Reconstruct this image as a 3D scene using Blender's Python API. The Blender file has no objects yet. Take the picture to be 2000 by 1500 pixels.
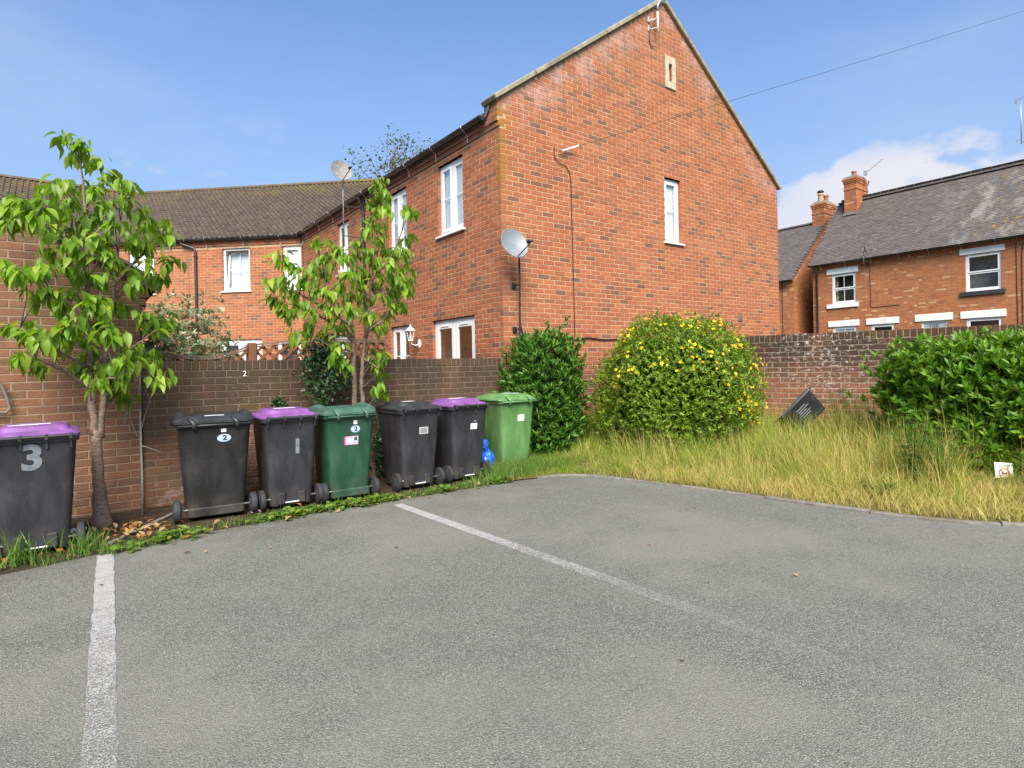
import bpy, bmesh, math, random
import numpy as np
from mathutils import Vector, Matrix
random.seed(7); rng = np.random.default_rng(7)
S = bpy.context.scene
C = S.collection
R = math.radians
# ------------------------------------------------------------------ camera
EYE = 1.35
YAW, ROLL = math.atan2(.595, .8036), math.atan(.0196)
fw = Vector((math.sin(YAW), math.cos(YAW), 0)); rt = Vector((math.cos(YAW), -math.sin(YAW), 0)); up = Vector((0, 0, 1))
cr = rt*math.cos(ROLL) - up*math.sin(ROLL); cu = rt*math.sin(ROLL) + up*math.cos(ROLL)
cam = bpy.data.cameras.new('camera'); camo = bpy.data.objects.new('camera', cam); C.objects.link(camo)
cam.sensor_width = 36; cam.lens = 36*1150/2000; cam.shift_y = -.017; cam.clip_start = .05; cam.clip_end = 3000
camo.matrix_world = Matrix(((cr.x, cu.x, -fw.x, 0), (cr.y, cu.y, -fw.y, 0), (cr.z, cu.z, -fw.z, EYE), (0, 0, 0, 1)))
S.camera = camo
# ------------------------------------------------------------------ light
SUN_TO = Vector((-.47, -.74, 0)).normalized(); SUN_EL = R(45)
w = bpy.data.worlds.new('World'); S.world = w; w.use_nodes = True
wt = w.node_tree; wn = wt.nodes; wl = wt.links
wn.clear()
wout = wn.new('ShaderNodeOutputWorld'); wbg = wn.new('ShaderNodeBackground'); wbg.inputs[1].default_value = .092
sky = wn.new('ShaderNodeTexSky'); sky.sky_type = 'NISHITA'; sky.sun_disc = False
sky.sun_elevation = SUN_EL; sky.sun_rotation = math.atan2(SUN_TO.x, SUN_TO.y)
sky.altitude = 100; sky.air_density = 1.0; sky.dust_density = .6; sky.ozone_density = 2.0
# clouds: thin veil everywhere, a heap of cumulus low over the far roofs
tcw = wn.new('ShaderNodeTexCoord')
def wnoise(scale, detail, rough, zs, loc=(0, 0, 0)):
    mp = wn.new('ShaderNodeMapping'); mp.inputs['Scale'].default_value = (1, 1, zs); mp.inputs['Location'].default_value = loc
    wl.new(tcw.outputs['Generated'], mp.inputs[0])
    n = wn.new('ShaderNodeTexNoise'); n.inputs['Scale'].default_value = scale; n.inputs['Detail'].default_value = detail
    n.inputs['Roughness'].default_value = rough; wl.new(mp.outputs[0], n.inputs['Vector']); return n.outputs['Fac']
def wmath(op, a, b=None, c=None, clamp=False):
    m = wn.new('ShaderNodeMath'); m.operation = op; m.use_clamp = clamp
    for i, v in enumerate((a, b, c)):
        if v is None: continue
        if isinstance(v, (int, float)): m.inputs[i].default_value = v
        else: wl.new(v, m.inputs[i])
    return m.outputs[0]
def wramp(v, lo, hi):
    m = wn.new('ShaderNodeMapRange'); m.interpolation_type = 'SMOOTHSTEP'; m.inputs['From Min'].default_value = lo; m.inputs['From Max'].default_value = hi
    wl.new(v, m.inputs['Value']); return m.outputs[0]
sep = wn.new('ShaderNodeSeparateXYZ'); wl.new(tcw.outputs['Generated'], sep.inputs[0])
elev = sep.outputs['Z']
bd = ray_dir = (fw + cr*(760/1150) + cu*(352/1150)).normalized()
dotn = wn.new('ShaderNodeVectorMath'); dotn.operation = 'DOT_PRODUCT'; wl.new(tcw.outputs['Generated'], dotn.inputs[0]); dotn.inputs[1].default_value = bd
bank = wmath('MULTIPLY', wramp(dotn.outputs['Value'], .975, .9985), wmath('SUBTRACT', 1.0, wramp(elev, .262, .325)))                         # a cloud bank beyond the terrace chimneys
low = wmath('SUBTRACT', 1.0, wramp(elev, .16, .40))                     # cumulus only low down, all round the horizon
cum = wramp(wmath('ADD', wnoise(6.5, 8, .55, 1.8, (1.7, .35, .25)), wmath('ADD', wmath('MULTIPLY', low, .10), wmath('MULTIPLY', bank, .20))), .60, .72)
cum = wmath('MULTIPLY', cum, wmath('MAXIMUM', low, bank))
veil = wmath('MULTIPLY', wramp(wnoise(1.3, 6, .6, 3.0, (4.1, 2.2, 0)), .45, .80), .28)
hz = wmath('MULTIPLY', wmath('SUBTRACT', 1.0, wramp(elev, .02, .70)), .92)
cl = wmath('MAXIMUM', cum, veil, clamp=True)
mixh = wn.new('ShaderNodeMix'); mixh.data_type = 'RGBA'
mixc = wn.new('ShaderNodeMix'); mixc.data_type = 'RGBA'
SKYMUL = wn.new('ShaderNodeMix'); SKYMUL.data_type = 'RGBA'; SKYMUL.blend_type = 'MULTIPLY'; SKYMUL.inputs['Factor'].default_value = 1
wl.new(sky.outputs[0], SKYMUL.inputs['A']); SKYMUL.inputs['B'].default_value = (.76, .97, 1.18, 1)
wl.new(hz, mixh.inputs['Factor']); wl.new(SKYMUL.outputs['Result'], mixh.inputs['A']); mixh.inputs['B'].default_value = (1.95, 2.72, 4.0, 1)
wl.new(cl, mixc.inputs['Factor']); wl.new(mixh.outputs['Result'], mixc.inputs['A']); mixc.inputs['B'].default_value = (4.0, 4.05, 4.45, 1)
wl.new(mixc.outputs['Result'], wbg.inputs[0]); wl.new(wbg.outputs[0], wout.inputs[0])
sun = bpy.data.lights.new('sun', 'SUN'); sun.energy = 3.7; sun.angle = R(38); sun.color = (1, .94, .83)
suno = bpy.data.objects.new('sun', sun); C.objects.link(suno)
sd = Vector((SUN_TO.x*math.cos(SUN_EL), SUN_TO.y*math.cos(SUN_EL), math.sin(SUN_EL)))
suno.rotation_euler = (-sd).to_track_quat('-Z', 'Y').to_euler(); suno.location = (0, 0, 30)
vs = S.view_settings; vs.view_transform = 'Standard'; vs.look = 'None'; vs.gamma = 1; vs.use_curve_mapping = False; vs.exposure = 1.15
# ------------------------------------------------------------------ placement helpers (a point of the photograph at a known depth)
def ray(x, y): return fw + cr*((x-1000)/1150) + cu*((716-y)/1150)
def at(x, y, Y): d = ray(x, y); return Vector((0, 0, EYE)) + d*(Y/d.y)
def atg(x, y, z=0): d = ray(x, y); return Vector((0, 0, EYE)) + d*((z-EYE)/d.z)
def depth(p): return p[0]*fw.x + p[1]*fw.y
# ------------------------------------------------------------------ object helpers
def tag(o, label=None, cat=None, group=None, kind=None):
    if label: o['label'] = label
    if cat: o['category'] = cat
    if group: o['group'] = group
    if kind: o['kind'] = kind
    return o
def thing(name, loc, label, cat, group=None, rz=0):
    o = bpy.data.objects.new(name, None); C.objects.link(o); o.location = loc; o.rotation_euler[2] = rz
    o.empty_display_size = .2
    return tag(o, label, cat, group)
def base(o):
    b = Vector((0, 0, 0))
    while o: b += o.location; o = o.parent
    return b
def put(name, me, mat=None, parent=None, loc=None, rot=None, scale=None):
    o = bpy.data.objects.new(name, me); C.objects.link(o)
    if mat and not me.materials: me.materials.append(mat)
    if parent: o.parent = parent
    if loc is not None: o.location = loc
    if rot is not None: o.rotation_euler = rot
    if scale is not None: o.scale = scale
    return o
class MB:
    def __init__(s): s.v = []; s.f = []; s.r = []
    def add(s, vs, fs, r=0.0):
        n = len(s.v); s.v += [tuple(v) for v in vs]; s.f += [tuple(i+n for i in f) for f in fs]; s.r += [r]*len(fs); return s
    def box(s, a, b, r=0.0, M=None):
        x0, y0, z0 = a; x1, y1, z1 = b
        v = [(x0,y0,z0),(x1,y0,z0),(x1,y1,z0),(x0,y1,z0),(x0,y0,z1),(x1,y0,z1),(x1,y1,z1),(x0,y1,z1)]
        if M is not None: v = [M @ Vector(p) for p in v]
        return s.add(v, [(0,3,2,1),(4,5,6,7),(0,1,5,4),(1,2,6,5),(2,3,7,6),(3,0,4,7)], r)
    def bbox(s, a, b, bev=.004, r=0.0, M=None):
        # box with all edges chamfered
        c = [(a[i]+b[i])/2 for i in range(3)]; h = [abs(b[i]-a[i])/2 for i in range(3)]; bev = min(bev, min(h)*.9)
        v = []; ix = {}
        for sx in (-1,1):
            for sy in (-1,1):
                for sz in (-1,1):
                    for k in range(3):
                        q = [sx*(h[0]-bev), sy*(h[1]-bev), sz*(h[2]-bev)]; sg = (sx,sy,sz)
                        q[k] = sg[k]*h[k]; ix[(sx,sy,sz,k)] = len(v); v.append([c[i]+q[i] for i in range(3)])
        f = []
        for k in range(3):
            i, j = [(1,2),(2,0),(0,1)][k]
            for sg in (-1,1):
                def key(si, sj):
                    t = [0,0,0]; t[k] = sg; t[i] = si; t[j] = sj; return ix[(*t, k)]
                q = [key(-1,-1), key(1,-1), key(1,1), key(-1,1)]
                f.append(q if sg > 0 else q[::-1])
        for k in range(3):                      # edges along axis k
            i, j = [(1,2),(2,0),(0,1)][k]
            for si in (-1,1):
                for sj in (-1,1):
                    def key(sk, kk):
                        t = [0,0,0]; t[k] = sk; t[i] = si; t[j] = sj; return ix[(*t, kk)]
                    q = [key(-1,i), key(1,i), key(1,j), key(-1,j)]
                    f.append(q[::-1] if si*sj > 0 else q)
        for sx in (-1,1):
            for sy in (-1,1):
                for sz in (-1,1):
                    q = [ix[(sx,sy,sz,k)] for k in range(3)]
                    f.append(q if sx*sy*sz > 0 else q[::-1])
        if M is not None: v = [M @ Vector(p) for p in v]
        return s.add(v, f, r)
    def tube(s, pts, rad, n=8, cap=True, r=0.0):
        pts = [Vector(p) for p in pts]; m = len(pts)
        if not hasattr(rad, '__len__'): rad = [rad]*m
        ring = []; vs = []; prev = None
        for i, p in enumerate(pts):
            t = (pts[min(i+1,m-1)] - pts[max(i-1,0)])
            if t.length < 1e-9: t = Vector((0,0,1))
            t.normalize()
            a = prev if prev is not None else (Vector((0,0,1)) if abs(t.z) < .9 else Vector((1,0,0)))
            a = (a - t*a.dot(t))
            if a.length < 1e-6: a = Vector((1,0,0)) - t*t.x
            a.normalize(); prev = a; b = t.cross(a)
            for k in range(n):
                an = 2*math.pi*k/n; vs.append(p + (a*math.cos(an) + b*math.sin(an))*rad[i])
        fs = [(i*n+k, i*n+(k+1)%n, (i+1)*n+(k+1)%n, (i+1)*n+k) for i in range(m-1) for k in range(n)]
        if cap: fs += [tuple(range(n))[::-1], tuple((m-1)*n+k for k in range(n))]
        return s.add(vs, fs, r)
    def lathe(s, prof, cen=(0,0,0), axis='z', n=20, r=0.0):
        vs = []
        for (rd, h) in prof:
            for k in range(n):
                a = 2*math.pi*k/n; p = (rd*math.cos(a), rd*math.sin(a), h)
                if axis == 'x': p = (p[2], p[0], p[1])
                if axis == 'y': p = (p[0], p[2], p[1])
                vs.append((p[0]+cen[0], p[1]+cen[1], p[2]+cen[2]))
        m = len(prof)
        fs = [(i*n+k, i*n+(k+1)%n, (i+1)*n+(k+1)%n, (i+1)*n+k) for i in range(m-1) for k in range(n)]
        fs += [tuple(range(n))[::-1], tuple((m-1)*n+k for k in range(n))]
        return s.add(vs, fs, r)
    def prism(s, poly, t0, t1, M=None, r=0.0):
        # polygon in (x,z) extruded along y from t0 to t1
        n = len(poly); v = [(p[0], t0, p[1]) for p in poly] + [(p[0], t1, p[1]) for p in poly]
        if M is not None: v = [M @ Vector(q) for q in v]
        return s.add(v, [tuple(range(n)), tuple(range(n, 2*n))[::-1]] + [(i, i+n, (i+1)%n+n, (i+1)%n) for i in range(n)], r)
    def build(s, name, mat, parent=None, smooth=False, local=False, kind=None):
        me = bpy.data.meshes.new(name); v = s.v
        if parent is not None and not local:
            b = base(parent); v = [(p[0]-b.x, p[1]-b.y, p[2]-b.z) for p in v]
        me.from_pydata(v, [], s.f)
        at_ = me.attributes.new('rnd', 'FLOAT', 'FACE'); at_.data.foreach_set('value', s.r)
        if smooth: me.polygons.foreach_set('use_smooth', [True]*len(me.polygons))
        me.update(); me.materials.append(mat)
        o = bpy.data.objects.new(name, me); C.objects.link(o)
        if parent is not None: o.parent = parent
        if kind: o['kind'] = kind
        return o
def smooth_by_angle(o, deg=35):
    me = o.data; bm = bmesh.new(); bm.from_mesh(me); bmesh.ops.recalc_face_normals(bm, faces=bm.faces)
    for f in bm.faces: f.smooth = True
    for e in bm.edges:
        if len(e.link_faces) == 2 and e.calc_face_angle(0) > R(deg): e.smooth = False
    bm.to_mesh(me); bm.free(); return o
def text_mesh(txt, size, extrude=.0006, bold=0):
    cu_ = bpy.data.curves.new('lettering', 'FONT'); cu_.body = txt; cu_.size = size; cu_.align_x = 'CENTER'; cu_.align_y = 'CENTER'; cu_.extrude = extrude
    cu_.resolution_u = 4; cu_.offset = bold
    o = bpy.data.objects.new('tmp_text', cu_); C.objects.link(o)
    dg = bpy.context.evaluated_depsgraph_get(); me = bpy.data.meshes.new_from_object(o.evaluated_get(dg))
    bpy.data.objects.remove(o); me.name = 'lettering'; return me
# ------------------------------------------------------------------ materials
def nmat(name):
    m = bpy.data.materials.new(name); m.use_nodes = True; nt = m.node_tree
    return m, nt, nt.nodes['Principled BSDF']
class G:
    """small node-graph helper"""
    def __init__(s, nt): s.t = nt; s.n = nt.nodes; s.l = nt.links
    def link(s, v, sock):
        if isinstance(v, (int, float)): sock.default_value = v
        elif isinstance(v, tuple): sock.default_value = v if len(v) == len(sock.default_value) else (*v, 1)
        else: s.l.new(v, sock)
    def pos(s):
        return s.n.new('ShaderNodeNewGeometry').outputs['Position']
    def obj(s): return s.n.new('ShaderNodeTexCoord').outputs['Object']
    def map(s, v, scale=(1,1,1), loc=(0,0,0), rot=(0,0,0)):
        m = s.n.new('ShaderNodeMapping'); m.inputs['Scale'].default_value = scale; m.inputs['Location'].default_value = loc; m.inputs['Rotation'].default_value = rot
        s.l.new(v, m.inputs[0]); return m.outputs[0]
    def noise(s, v, scale, detail=4, rough=.55, out='Fac'):
        n = s.n.new('ShaderNodeTexNoise'); n.inputs['Scale'].default_value = scale; n.inputs['Detail'].default_value = detail; n.inputs['Roughness'].default_value = rough
        s.l.new(v, n.inputs['Vector']); return n.outputs[out]
    def voro(s, v, scale, out='Distance', feat='F1'):
        n = s.n.new('ShaderNodeTexVoronoi'); n.inputs['Scale'].default_value = scale; n.feature = feat
        s.l.new(v, n.inputs['Vector']); return n.outputs[out]
    def rng(s, v, a, b, c=0, d=1, sm=True):
        m = s.n.new('ShaderNodeMapRange'); m.interpolation_type = 'SMOOTHSTEP' if sm else 'LINEAR'
        for k, q in (('From Min',a),('From Max',b),('To Min',c),('To Max',d)): m.inputs[k].default_value = q
        s.l.new(v, m.inputs['Value']); return m.outputs[0]
    def m(s, op, a, b=0, clamp=False):
        n = s.n.new('ShaderNodeMath'); n.operation = op; n.use_clamp = clamp; s.link(a, n.inputs[0]); s.link(b, n.inputs[1]); return n.outputs[0]
    def mix(s, f, a, b, mode='MIX'):
        n = s.n.new('ShaderNodeMix'); n.data_type = 'RGBA'; n.blend_type = mode
        s.link(f, n.inputs['Factor']); s.link(a, n.inputs['A']); s.link(b, n.inputs['B']); return n.outputs['Result']
    def ramp(s, v, stops, const=False):
        n = s.n.new('ShaderNodeValToRGB'); cr_ = n.color_ramp
        if const: cr_.interpolation = 'CONSTANT'
        while len(cr_.elements) < len(stops): cr_.elements.new(.5)
        for e, (p, c) in zip(cr_.elements, stops): e.position = p; e.color = (*c, 1)
        s.link(v, n.inputs[0]); return n.outputs[0]
    def sep(s, v):
        n = s.n.new('ShaderNodeSeparateXYZ'); s.l.new(v, n.inputs[0]); return n.outputs
    def attr(s, name='rnd'):
        n = s.n.new('ShaderNodeAttribute'); n.attribute_name = name; return n.outputs['Fac']
    def orand(s): return s.n.new('ShaderNodeObjectInfo').outputs['Random']
    def bump(s, h, strength=.3, dist=.01):
        n = s.n.new('ShaderNodeBump'); n.inputs['Strength'].default_value = strength; n.inputs['Distance'].default_value = dist
        s.l.new(h, n.inputs['Height']); return n.outputs[0]
def plain(name, col, rough=.5, var=.12, scale=6, bump=.0, metal=0, spec=.5, dirt=None):
    m, nt, b = nmat(name); g = G(nt)
    p = g.obj(); n = g.noise(p, scale, 5)
    c = g.mix(g.rng(n, .3, .7), tuple(x*(1-var) for x in col), tuple(min(1, x*(1+var)) for x in col))
    if dirt: c = g.mix(g.rng(g.noise(g.pos(), 2.5, 6, .65), .5, .72, 0, dirt[1]), c, dirt[0])
    g.link(c, b.inputs['Base Color']); b.inputs['Roughness'].default_value = rough; b.inputs['Metallic'].default_value = metal
    b.inputs['Specular IOR Level'].default_value = spec
    g.link(g.rng(n, .2, .8, rough*.85, min(1, rough*1.15)), b.inputs['Roughness'])
    if bump: g.link(g.bump(g.noise(p, scale*12, 4), bump, .004), b.inputs['Normal'])
    return m
def brick_mat(name, stops, piece, stain=None, grain=.22):
    m, nt, b = nmat(name); g = G(nt); p = g.pos()
    r = g.orand() if piece else g.attr()
    col = g.ramp(r, stops)
    n1 = g.noise(p, 38, 5, .6); n2 = g.noise(p, 150, 3, .6)
    col = g.mix(g.rng(n1, .40, .74), col, g.mix(.45, col, (.10,.052,.036), 'MIX'), 'MIX') if grain > .2 else col
    n3 = g.noise(p, 11, 4, .6)
    col = g.mix(g.rng(n3, .50, .72, 0, .38), col, g.mix(.6, col, (.40,.21,.09)))
    col = g.mix(g.rng(n2, .35, .8, 0, .35), col, g.mix(.5, col, (.50,.33,.22)))
    if stain: col = stain(g, p, col)
    g.link(col, b.inputs['Base Color']); b.inputs['Roughness'].default_value = .9; b.inputs['Specular IOR Level'].default_value = .25
    g.link(g.bump(g.m('ADD', n1, g.m('MULTIPLY', n2, .6)), .55, .006), b.inputs['Normal'])
    return m
def mortar_mat(name, col, stain=None):
    m, nt, b = nmat(name); g = G(nt); p = g.pos()
    c = g.mix(g.rng(g.noise(p, 5, 5), .3, .7), tuple(x*.8 for x in col), tuple(x*1.12 for x in col))
    if stain: c = g.mix(.5, c, stain(g, p, c))
    g.link(c, b.inputs['Base Color']); b.inputs['Roughness'].default_value = .95; b.inputs['Specular IOR Level'].default_value = .1
    g.link(g.bump(g.noise(p, 160, 3), .4, .004), b.inputs['Normal']); return m
def stain_house(g, p, c):
    x, y, z = g.sep(p)
    n = g.noise(g.map(p, (1,1,.5)), .9, 6, .65)
    # bleached salts below the copings, ochre lichen towards the ridge and down the exposed corner
    dx = g.m('ABSOLUTE', g.m('SUBTRACT', x, 8.87))
    edge = g.m('SUBTRACT', g.m('SUBTRACT', 8.1, g.m('MULTIPLY', dx, .729)), z)
    salt = g.m('MULTIPLY', g.rng(edge, .15, 1.0, 1, 0), g.rng(g.noise(p, 2.2, 5, .7), .42, .62))
    sf = g.m('MULTIPLY', g.m('MULTIPLY', salt, g.rng(z, 4.6, 5.4)), g.rng(g.noise(p, 14, 4, .7), .35, .6, .20, .66))
    c = g.mix(sf, c, (.52,.36,.33))
    lich = g.m('MULTIPLY', g.rng(z, 5.6, 7.2), g.rng(n, .47, .64, 0, .62)); c = g.mix(lich, c, (.22,.12,.02))
    cornr = g.m('MULTIPLY', g.rng(g.m('ADD', g.m('ABSOLUTE', g.m('SUBTRACT', x, 5.06)), g.m('ABSOLUTE', g.m('SUBTRACT', y, 7.02))), .04, .24, 1, 0), g.rng(z, 2.8, 4.6))
    c = g.mix(g.m('MULTIPLY', cornr, g.rng(g.noise(p, 6, 4), .35, .62, .2, .85)), c, (.29,.15,.025))
    tone = g.noise(g.map(p, (1,1,.8)), .45, 5, .6); c = g.mix(g.rng(tone, .48, .70, 0, .25), c, (.38,.19,.11)); c = g.mix(g.rng(tone, .50, .30, 0, .16), c, (.24,.090,.048))
    run = g.m('MULTIPLY', g.rng(g.noise(g.map(p, (5,5,.30)), 1.5, 5, .65), .52, .70), g.rng(edge, 1.6, .1, 0, .5)); c = g.mix(g.m('MULTIPLY', run, g.rng(z, 4.4, 5.4)), c, (.16,.085,.055))
    damp = g.m('MULTIPLY', g.rng(z, .9, 1.9, 1, 0), g.rng(g.noise(p, 1.6, 5), .35, .6, .3, .8)); c = g.mix(damp, c, (.10,.055,.045))
    return c
def stain_garden(g, p, c):
    x, y, z = g.sep(p)
    top = g.m('MULTIPLY', g.rng(z, .35, 1.20), g.rng(g.noise(g.map(p, (1,1,.35)), 2.2, 6, .65), .28, .55, .50, .92))
    c = g.mix(g.m('MULTIPLY', top, .92), c, (.052,.036,.024))
    moss = g.m('MULTIPLY', g.rng(g.noise(g.map(p, (1,1,.5), (3,1,0)), 2.6, 6, .7), .50, .66), g.rng(g.noise(p, 30, 3), .35, .6, .2, .55)); c = g.mix(moss, c, (.10,.075,.014))
    spk = g.m('MULTIPLY', g.rng(g.noise(p, 60, 2, .5), .66, .72), g.rng(g.noise(p, 1.7, 3), .52, .66)); c = g.mix(g.m('MULTIPLY', spk, .8), c, (.55,.50,.44))
    salt = g.m('MULTIPLY', g.m('MULTIPLY', g.rng(z, .5, .15), g.rng(g.noise(p, 5, 4), .54, .62)), .4); return g.mix(salt, c, (.42,.30,.28))
def stain_right(g, p, c):
    x, y, z = g.sep(p)
    top = g.m('MULTIPLY', g.rng(z, .85, 1.5), g.rng(g.noise(g.map(p, (1,1,.35)), 2.2, 6, .65), .28, .52, .3, .9))
    c = g.mix(g.m('MULTIPLY', top, .95), c, (.034,.025,.018))
    moss = g.m('MULTIPLY', g.rng(z, 1.55, 1.7), g.rng(g.noise(p, 7, 5, .7), .52, .64, 0, .7)); c = g.mix(moss, c, (.10,.075,.012))
    # patch of old limewash runs
    s = g.m('MULTIPLY', g.rng(g.m('ABSOLUTE', g.m('SUBTRACT', y, 4.1)), .2, .95, 1, 0), g.rng(z, .7, 1.1))
    lw = g.m('MULTIPLY', s, g.rng(g.noise(g.map(p, (1,1,1.6)), 16, 6, .72), .53, .64)); return g.mix(g.m('MULTIPLY', lw, .85), c, (.52,.47,.43))
def stain_terr(g, p, c):
    c = g.mix(g.rng(g.noise(g.map(p, (1,1,1.5)), .8, 6, .65), .45, .70, 0, .25), c, (.32,.11,.05))
    return g.mix(g.rng(g.noise(p, 2.6, 6, .7), .54, .72, 0, .35), c, (.19,.075,.04))
HOUSE = [(0,(.42,.118,.042)),(.18,(.37,.098,.036)),(.34,(.45,.145,.057)),(.50,(.34,.088,.038)),(.64,(.39,.118,.048)),(.76,(.29,.085,.042)),(.86,(.35,.110,.050)),(.92,(.21,.080,.046)),(1,(.145,.070,.050))]
GARDEN = [(0,(.165,.080,.048)),(.3,(.21,.092,.052)),(.5,(.145,.078,.050)),(.7,(.185,.095,.055)),(.85,(.120,.080,.045)),(1,(.20,.110,.058))]
RIGHT = [(0,(.21,.078,.044)),(.3,(.26,.090,.048)),(.5,(.17,.072,.044)),(.7,(.23,.088,.050)),(.85,(.14,.075,.044)),(1,(.25,.10,.055))]
GARAGE = [(0,(.22,.092,.048)),(.4,(.19,.092,.050)),(.7,(.16,.075,.045)),(.88,(.125,.080,.045)),(1,(.23,.105,.052))]
TERR = [(0,(.40,.118,.040)),(.25,(.48,.155,.046)),(.45,(.34,.098,.040)),(.62,(.45,.15,.052)),(.78,(.30,.092,.042)),(.90,(.47,.18,.06)),(.945,(.45,.17,.06)),(.955,(.56,.32,.15)),(1,(.60,.37,.19))]
M = {}
for k, st, sf in (('house',HOUSE,stain_house),('garden',GARDEN,stain_garden),('right',RIGHT,stain_right),('garage',GARAGE,None),('terr',TERR,stain_terr)):
    M[k] = brick_mat(k+'_brick', st, False, sf); M[k+'_p'] = brick_mat(k+'_brick_piece', st, True, sf)
M['house_mortar'] = mortar_mat('house_mortar', (.50,.345,.20), stain_house)
M['garden_mortar'] = mortar_mat('garden_mortar', (.25,.185,.125), stain_garden)
M['right_mortar'] = mortar_mat('right_mortar', (.40,.31,.21), stain_right)
M['garage_mortar'] = mortar_mat('garage_mortar', (.31,.235,.155))
M['terr_mortar'] = mortar_mat('terr_mortar', (.46,.27,.15), stain_terr)
M['white'] = plain('white_upvc', (.78,.78,.76), .32, .03, 3)
M['whitepaint'] = plain('white_paint', (.80,.79,.75), .6, .06, 5, dirt=((.45,.42,.36), .35))
M['black'] = plain('black_plastic', (.020,.021,.023), .42, .2, 5)
M['gutter'] = plain('gutter_black', (.022,.024,.026), .35, .25, 8, dirt=((.10,.10,.09), .4))
M['stone'] = plain('buff_stone', (.29,.25,.165), .9, .2, 9, .4, dirt=((.12,.10,.06), .6))
M['cream'] = plain('cream_stone', (.46,.40,.28), .9, .12, 9, .3)
M['lead'] = plain('lead', (.13,.135,.145), .55, .3, 12)
M['steel'] = plain('galvanised', (.42,.43,.44), .42, .2, 20, metal=.7)
M['dishgrey'] = plain('dish_grey', (.21,.225,.245), .45, .06, 10)
M['dishold'] = plain('dish_weathered', (.22,.215,.195), .7, .2, 14, dirt=((.14,.13,.10), .8))
M['fascia_black'] = plain('black_stone', (.03,.032,.036), .6, .2, 6)
M['curtain'] = plain('curtain', (.80,.80,.80), .9, .05, 4)
M['curtain_warm'] = plain('curtain_warm', (.50,.42,.27), .9, .1, 4)
M['room'] = plain('room_dark', (.15,.125,.10), .9, .3, 2)
M['blind'] = plain('blind_grey', (.30,.30,.31), .8, .15, 3)
M['greydoor'] = plain('grey_door', (.44,.45,.47), .5, .05, 3)
M['numeral'] = plain('numeral_dark', (.13,.13,.14), .5, .05, 3)
def glass_mat():
    m = bpy.data.materials.new('window_glass'); m.use_nodes = True; nt = m.node_tree; nt.nodes.clear()
    o = nt.nodes.new('ShaderNodeOutputMaterial'); mx = nt.nodes.new('ShaderNodeMixShader'); t = nt.nodes.new('ShaderNodeBsdfTransparent'); gl = nt.nodes.new('ShaderNodeBsdfGlossy')
    lw0 = nt.nodes.new('ShaderNodeLayerWeight'); lw0.inputs[0].default_value = .5; pw = nt.nodes.new('ShaderNodeMath'); pw.operation = 'POWER'; pw.inputs[1].default_value = 3.2; nt.links.new(lw0.outputs['Facing'], pw.inputs[0]); lw = nt.nodes.new('ShaderNodeMath'); lw.operation = 'MULTIPLY_ADD'; lw.inputs[1].default_value = .8; lw.inputs[2].default_value = .07; nt.links.new(pw.outputs[0], lw.inputs[0])
    t.inputs[0].default_value = (.93,.95,.945,1); gl.inputs['Roughness'].default_value = .015
    nt.links.new(lw.outputs[0], mx.inputs[0]); nt.links.new(t.outputs[0], mx.inputs[1]); nt.links.new(gl.outputs[0], mx.inputs[2]); nt.links.new(mx.outputs[0], o.inputs[0]); return m
M['glass'] = glass_mat()
def tile_mat(name, stops, lich, ls=1.2):
    m, nt, b = nmat(name); g = G(nt); p = g.pos()
    c = g.ramp(g.attr(), stops)
    c = g.mix(g.rng(g.noise(p, 25, 5, .65), .35, .7, 0, .5), c, tuple(x*.45 for x in stops[0][1]))
    c = lich(g, p, c)
    g.link(c, b.inputs['Base Color']); b.inputs['Roughness'].default_value = .88; b.inputs['Specular IOR Level'].default_value = .3
    g.link(g.bump(g.noise(p, 60, 4), .4, .006), b.inputs['Normal']); return m
def lich_wing(g, p, c):
    z = g.sep(p)[2]
    f = g.m('MULTIPLY', g.rng(z, 6.6, 7.6), g.rng(g.noise(p, 1.1, 6, .7), .45, .62, .1, .8)); c = g.mix(f, c, (.16,.12,.035))
    return g.mix(g.rng(g.noise(p, 3, 5), .55, .75, 0, .4), c, (.20,.16,.11))
def lich_terr(g, p, c):
    x, y, z = g.sep(p)
    a = g.m('MULTIPLY', g.rng(y, 9.2, 7.0), g.rng(g.noise(g.map(p, (1,1,.45)), 1.3, 7, .72), .46, .62)); c = g.mix(g.m('MULTIPLY', a, .5), c, (.36,.35,.31))
    o = g.m('MULTIPLY', g.rng(y, 8.6, 6.4), g.rng(g.noise(p, 3.2, 6, .75), .58, .64)); return g.mix(g.m('MULTIPLY', o, .8), c, (.38,.23,.035))
M['tile'] = tile_mat('concrete_tile', [(0,(.105,.078,.060)),(.5,(.135,.100,.078)),(1,(.085,.066,.055))], lich_wing)
M['tile_t'] = tile_mat('plain_tile', [(0,(.120,.100,.090)),(.5,(.155,.130,.115)),(.8,(.10,.085,.082)),(1,(.19,.165,.15))], lich_terr)

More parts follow.
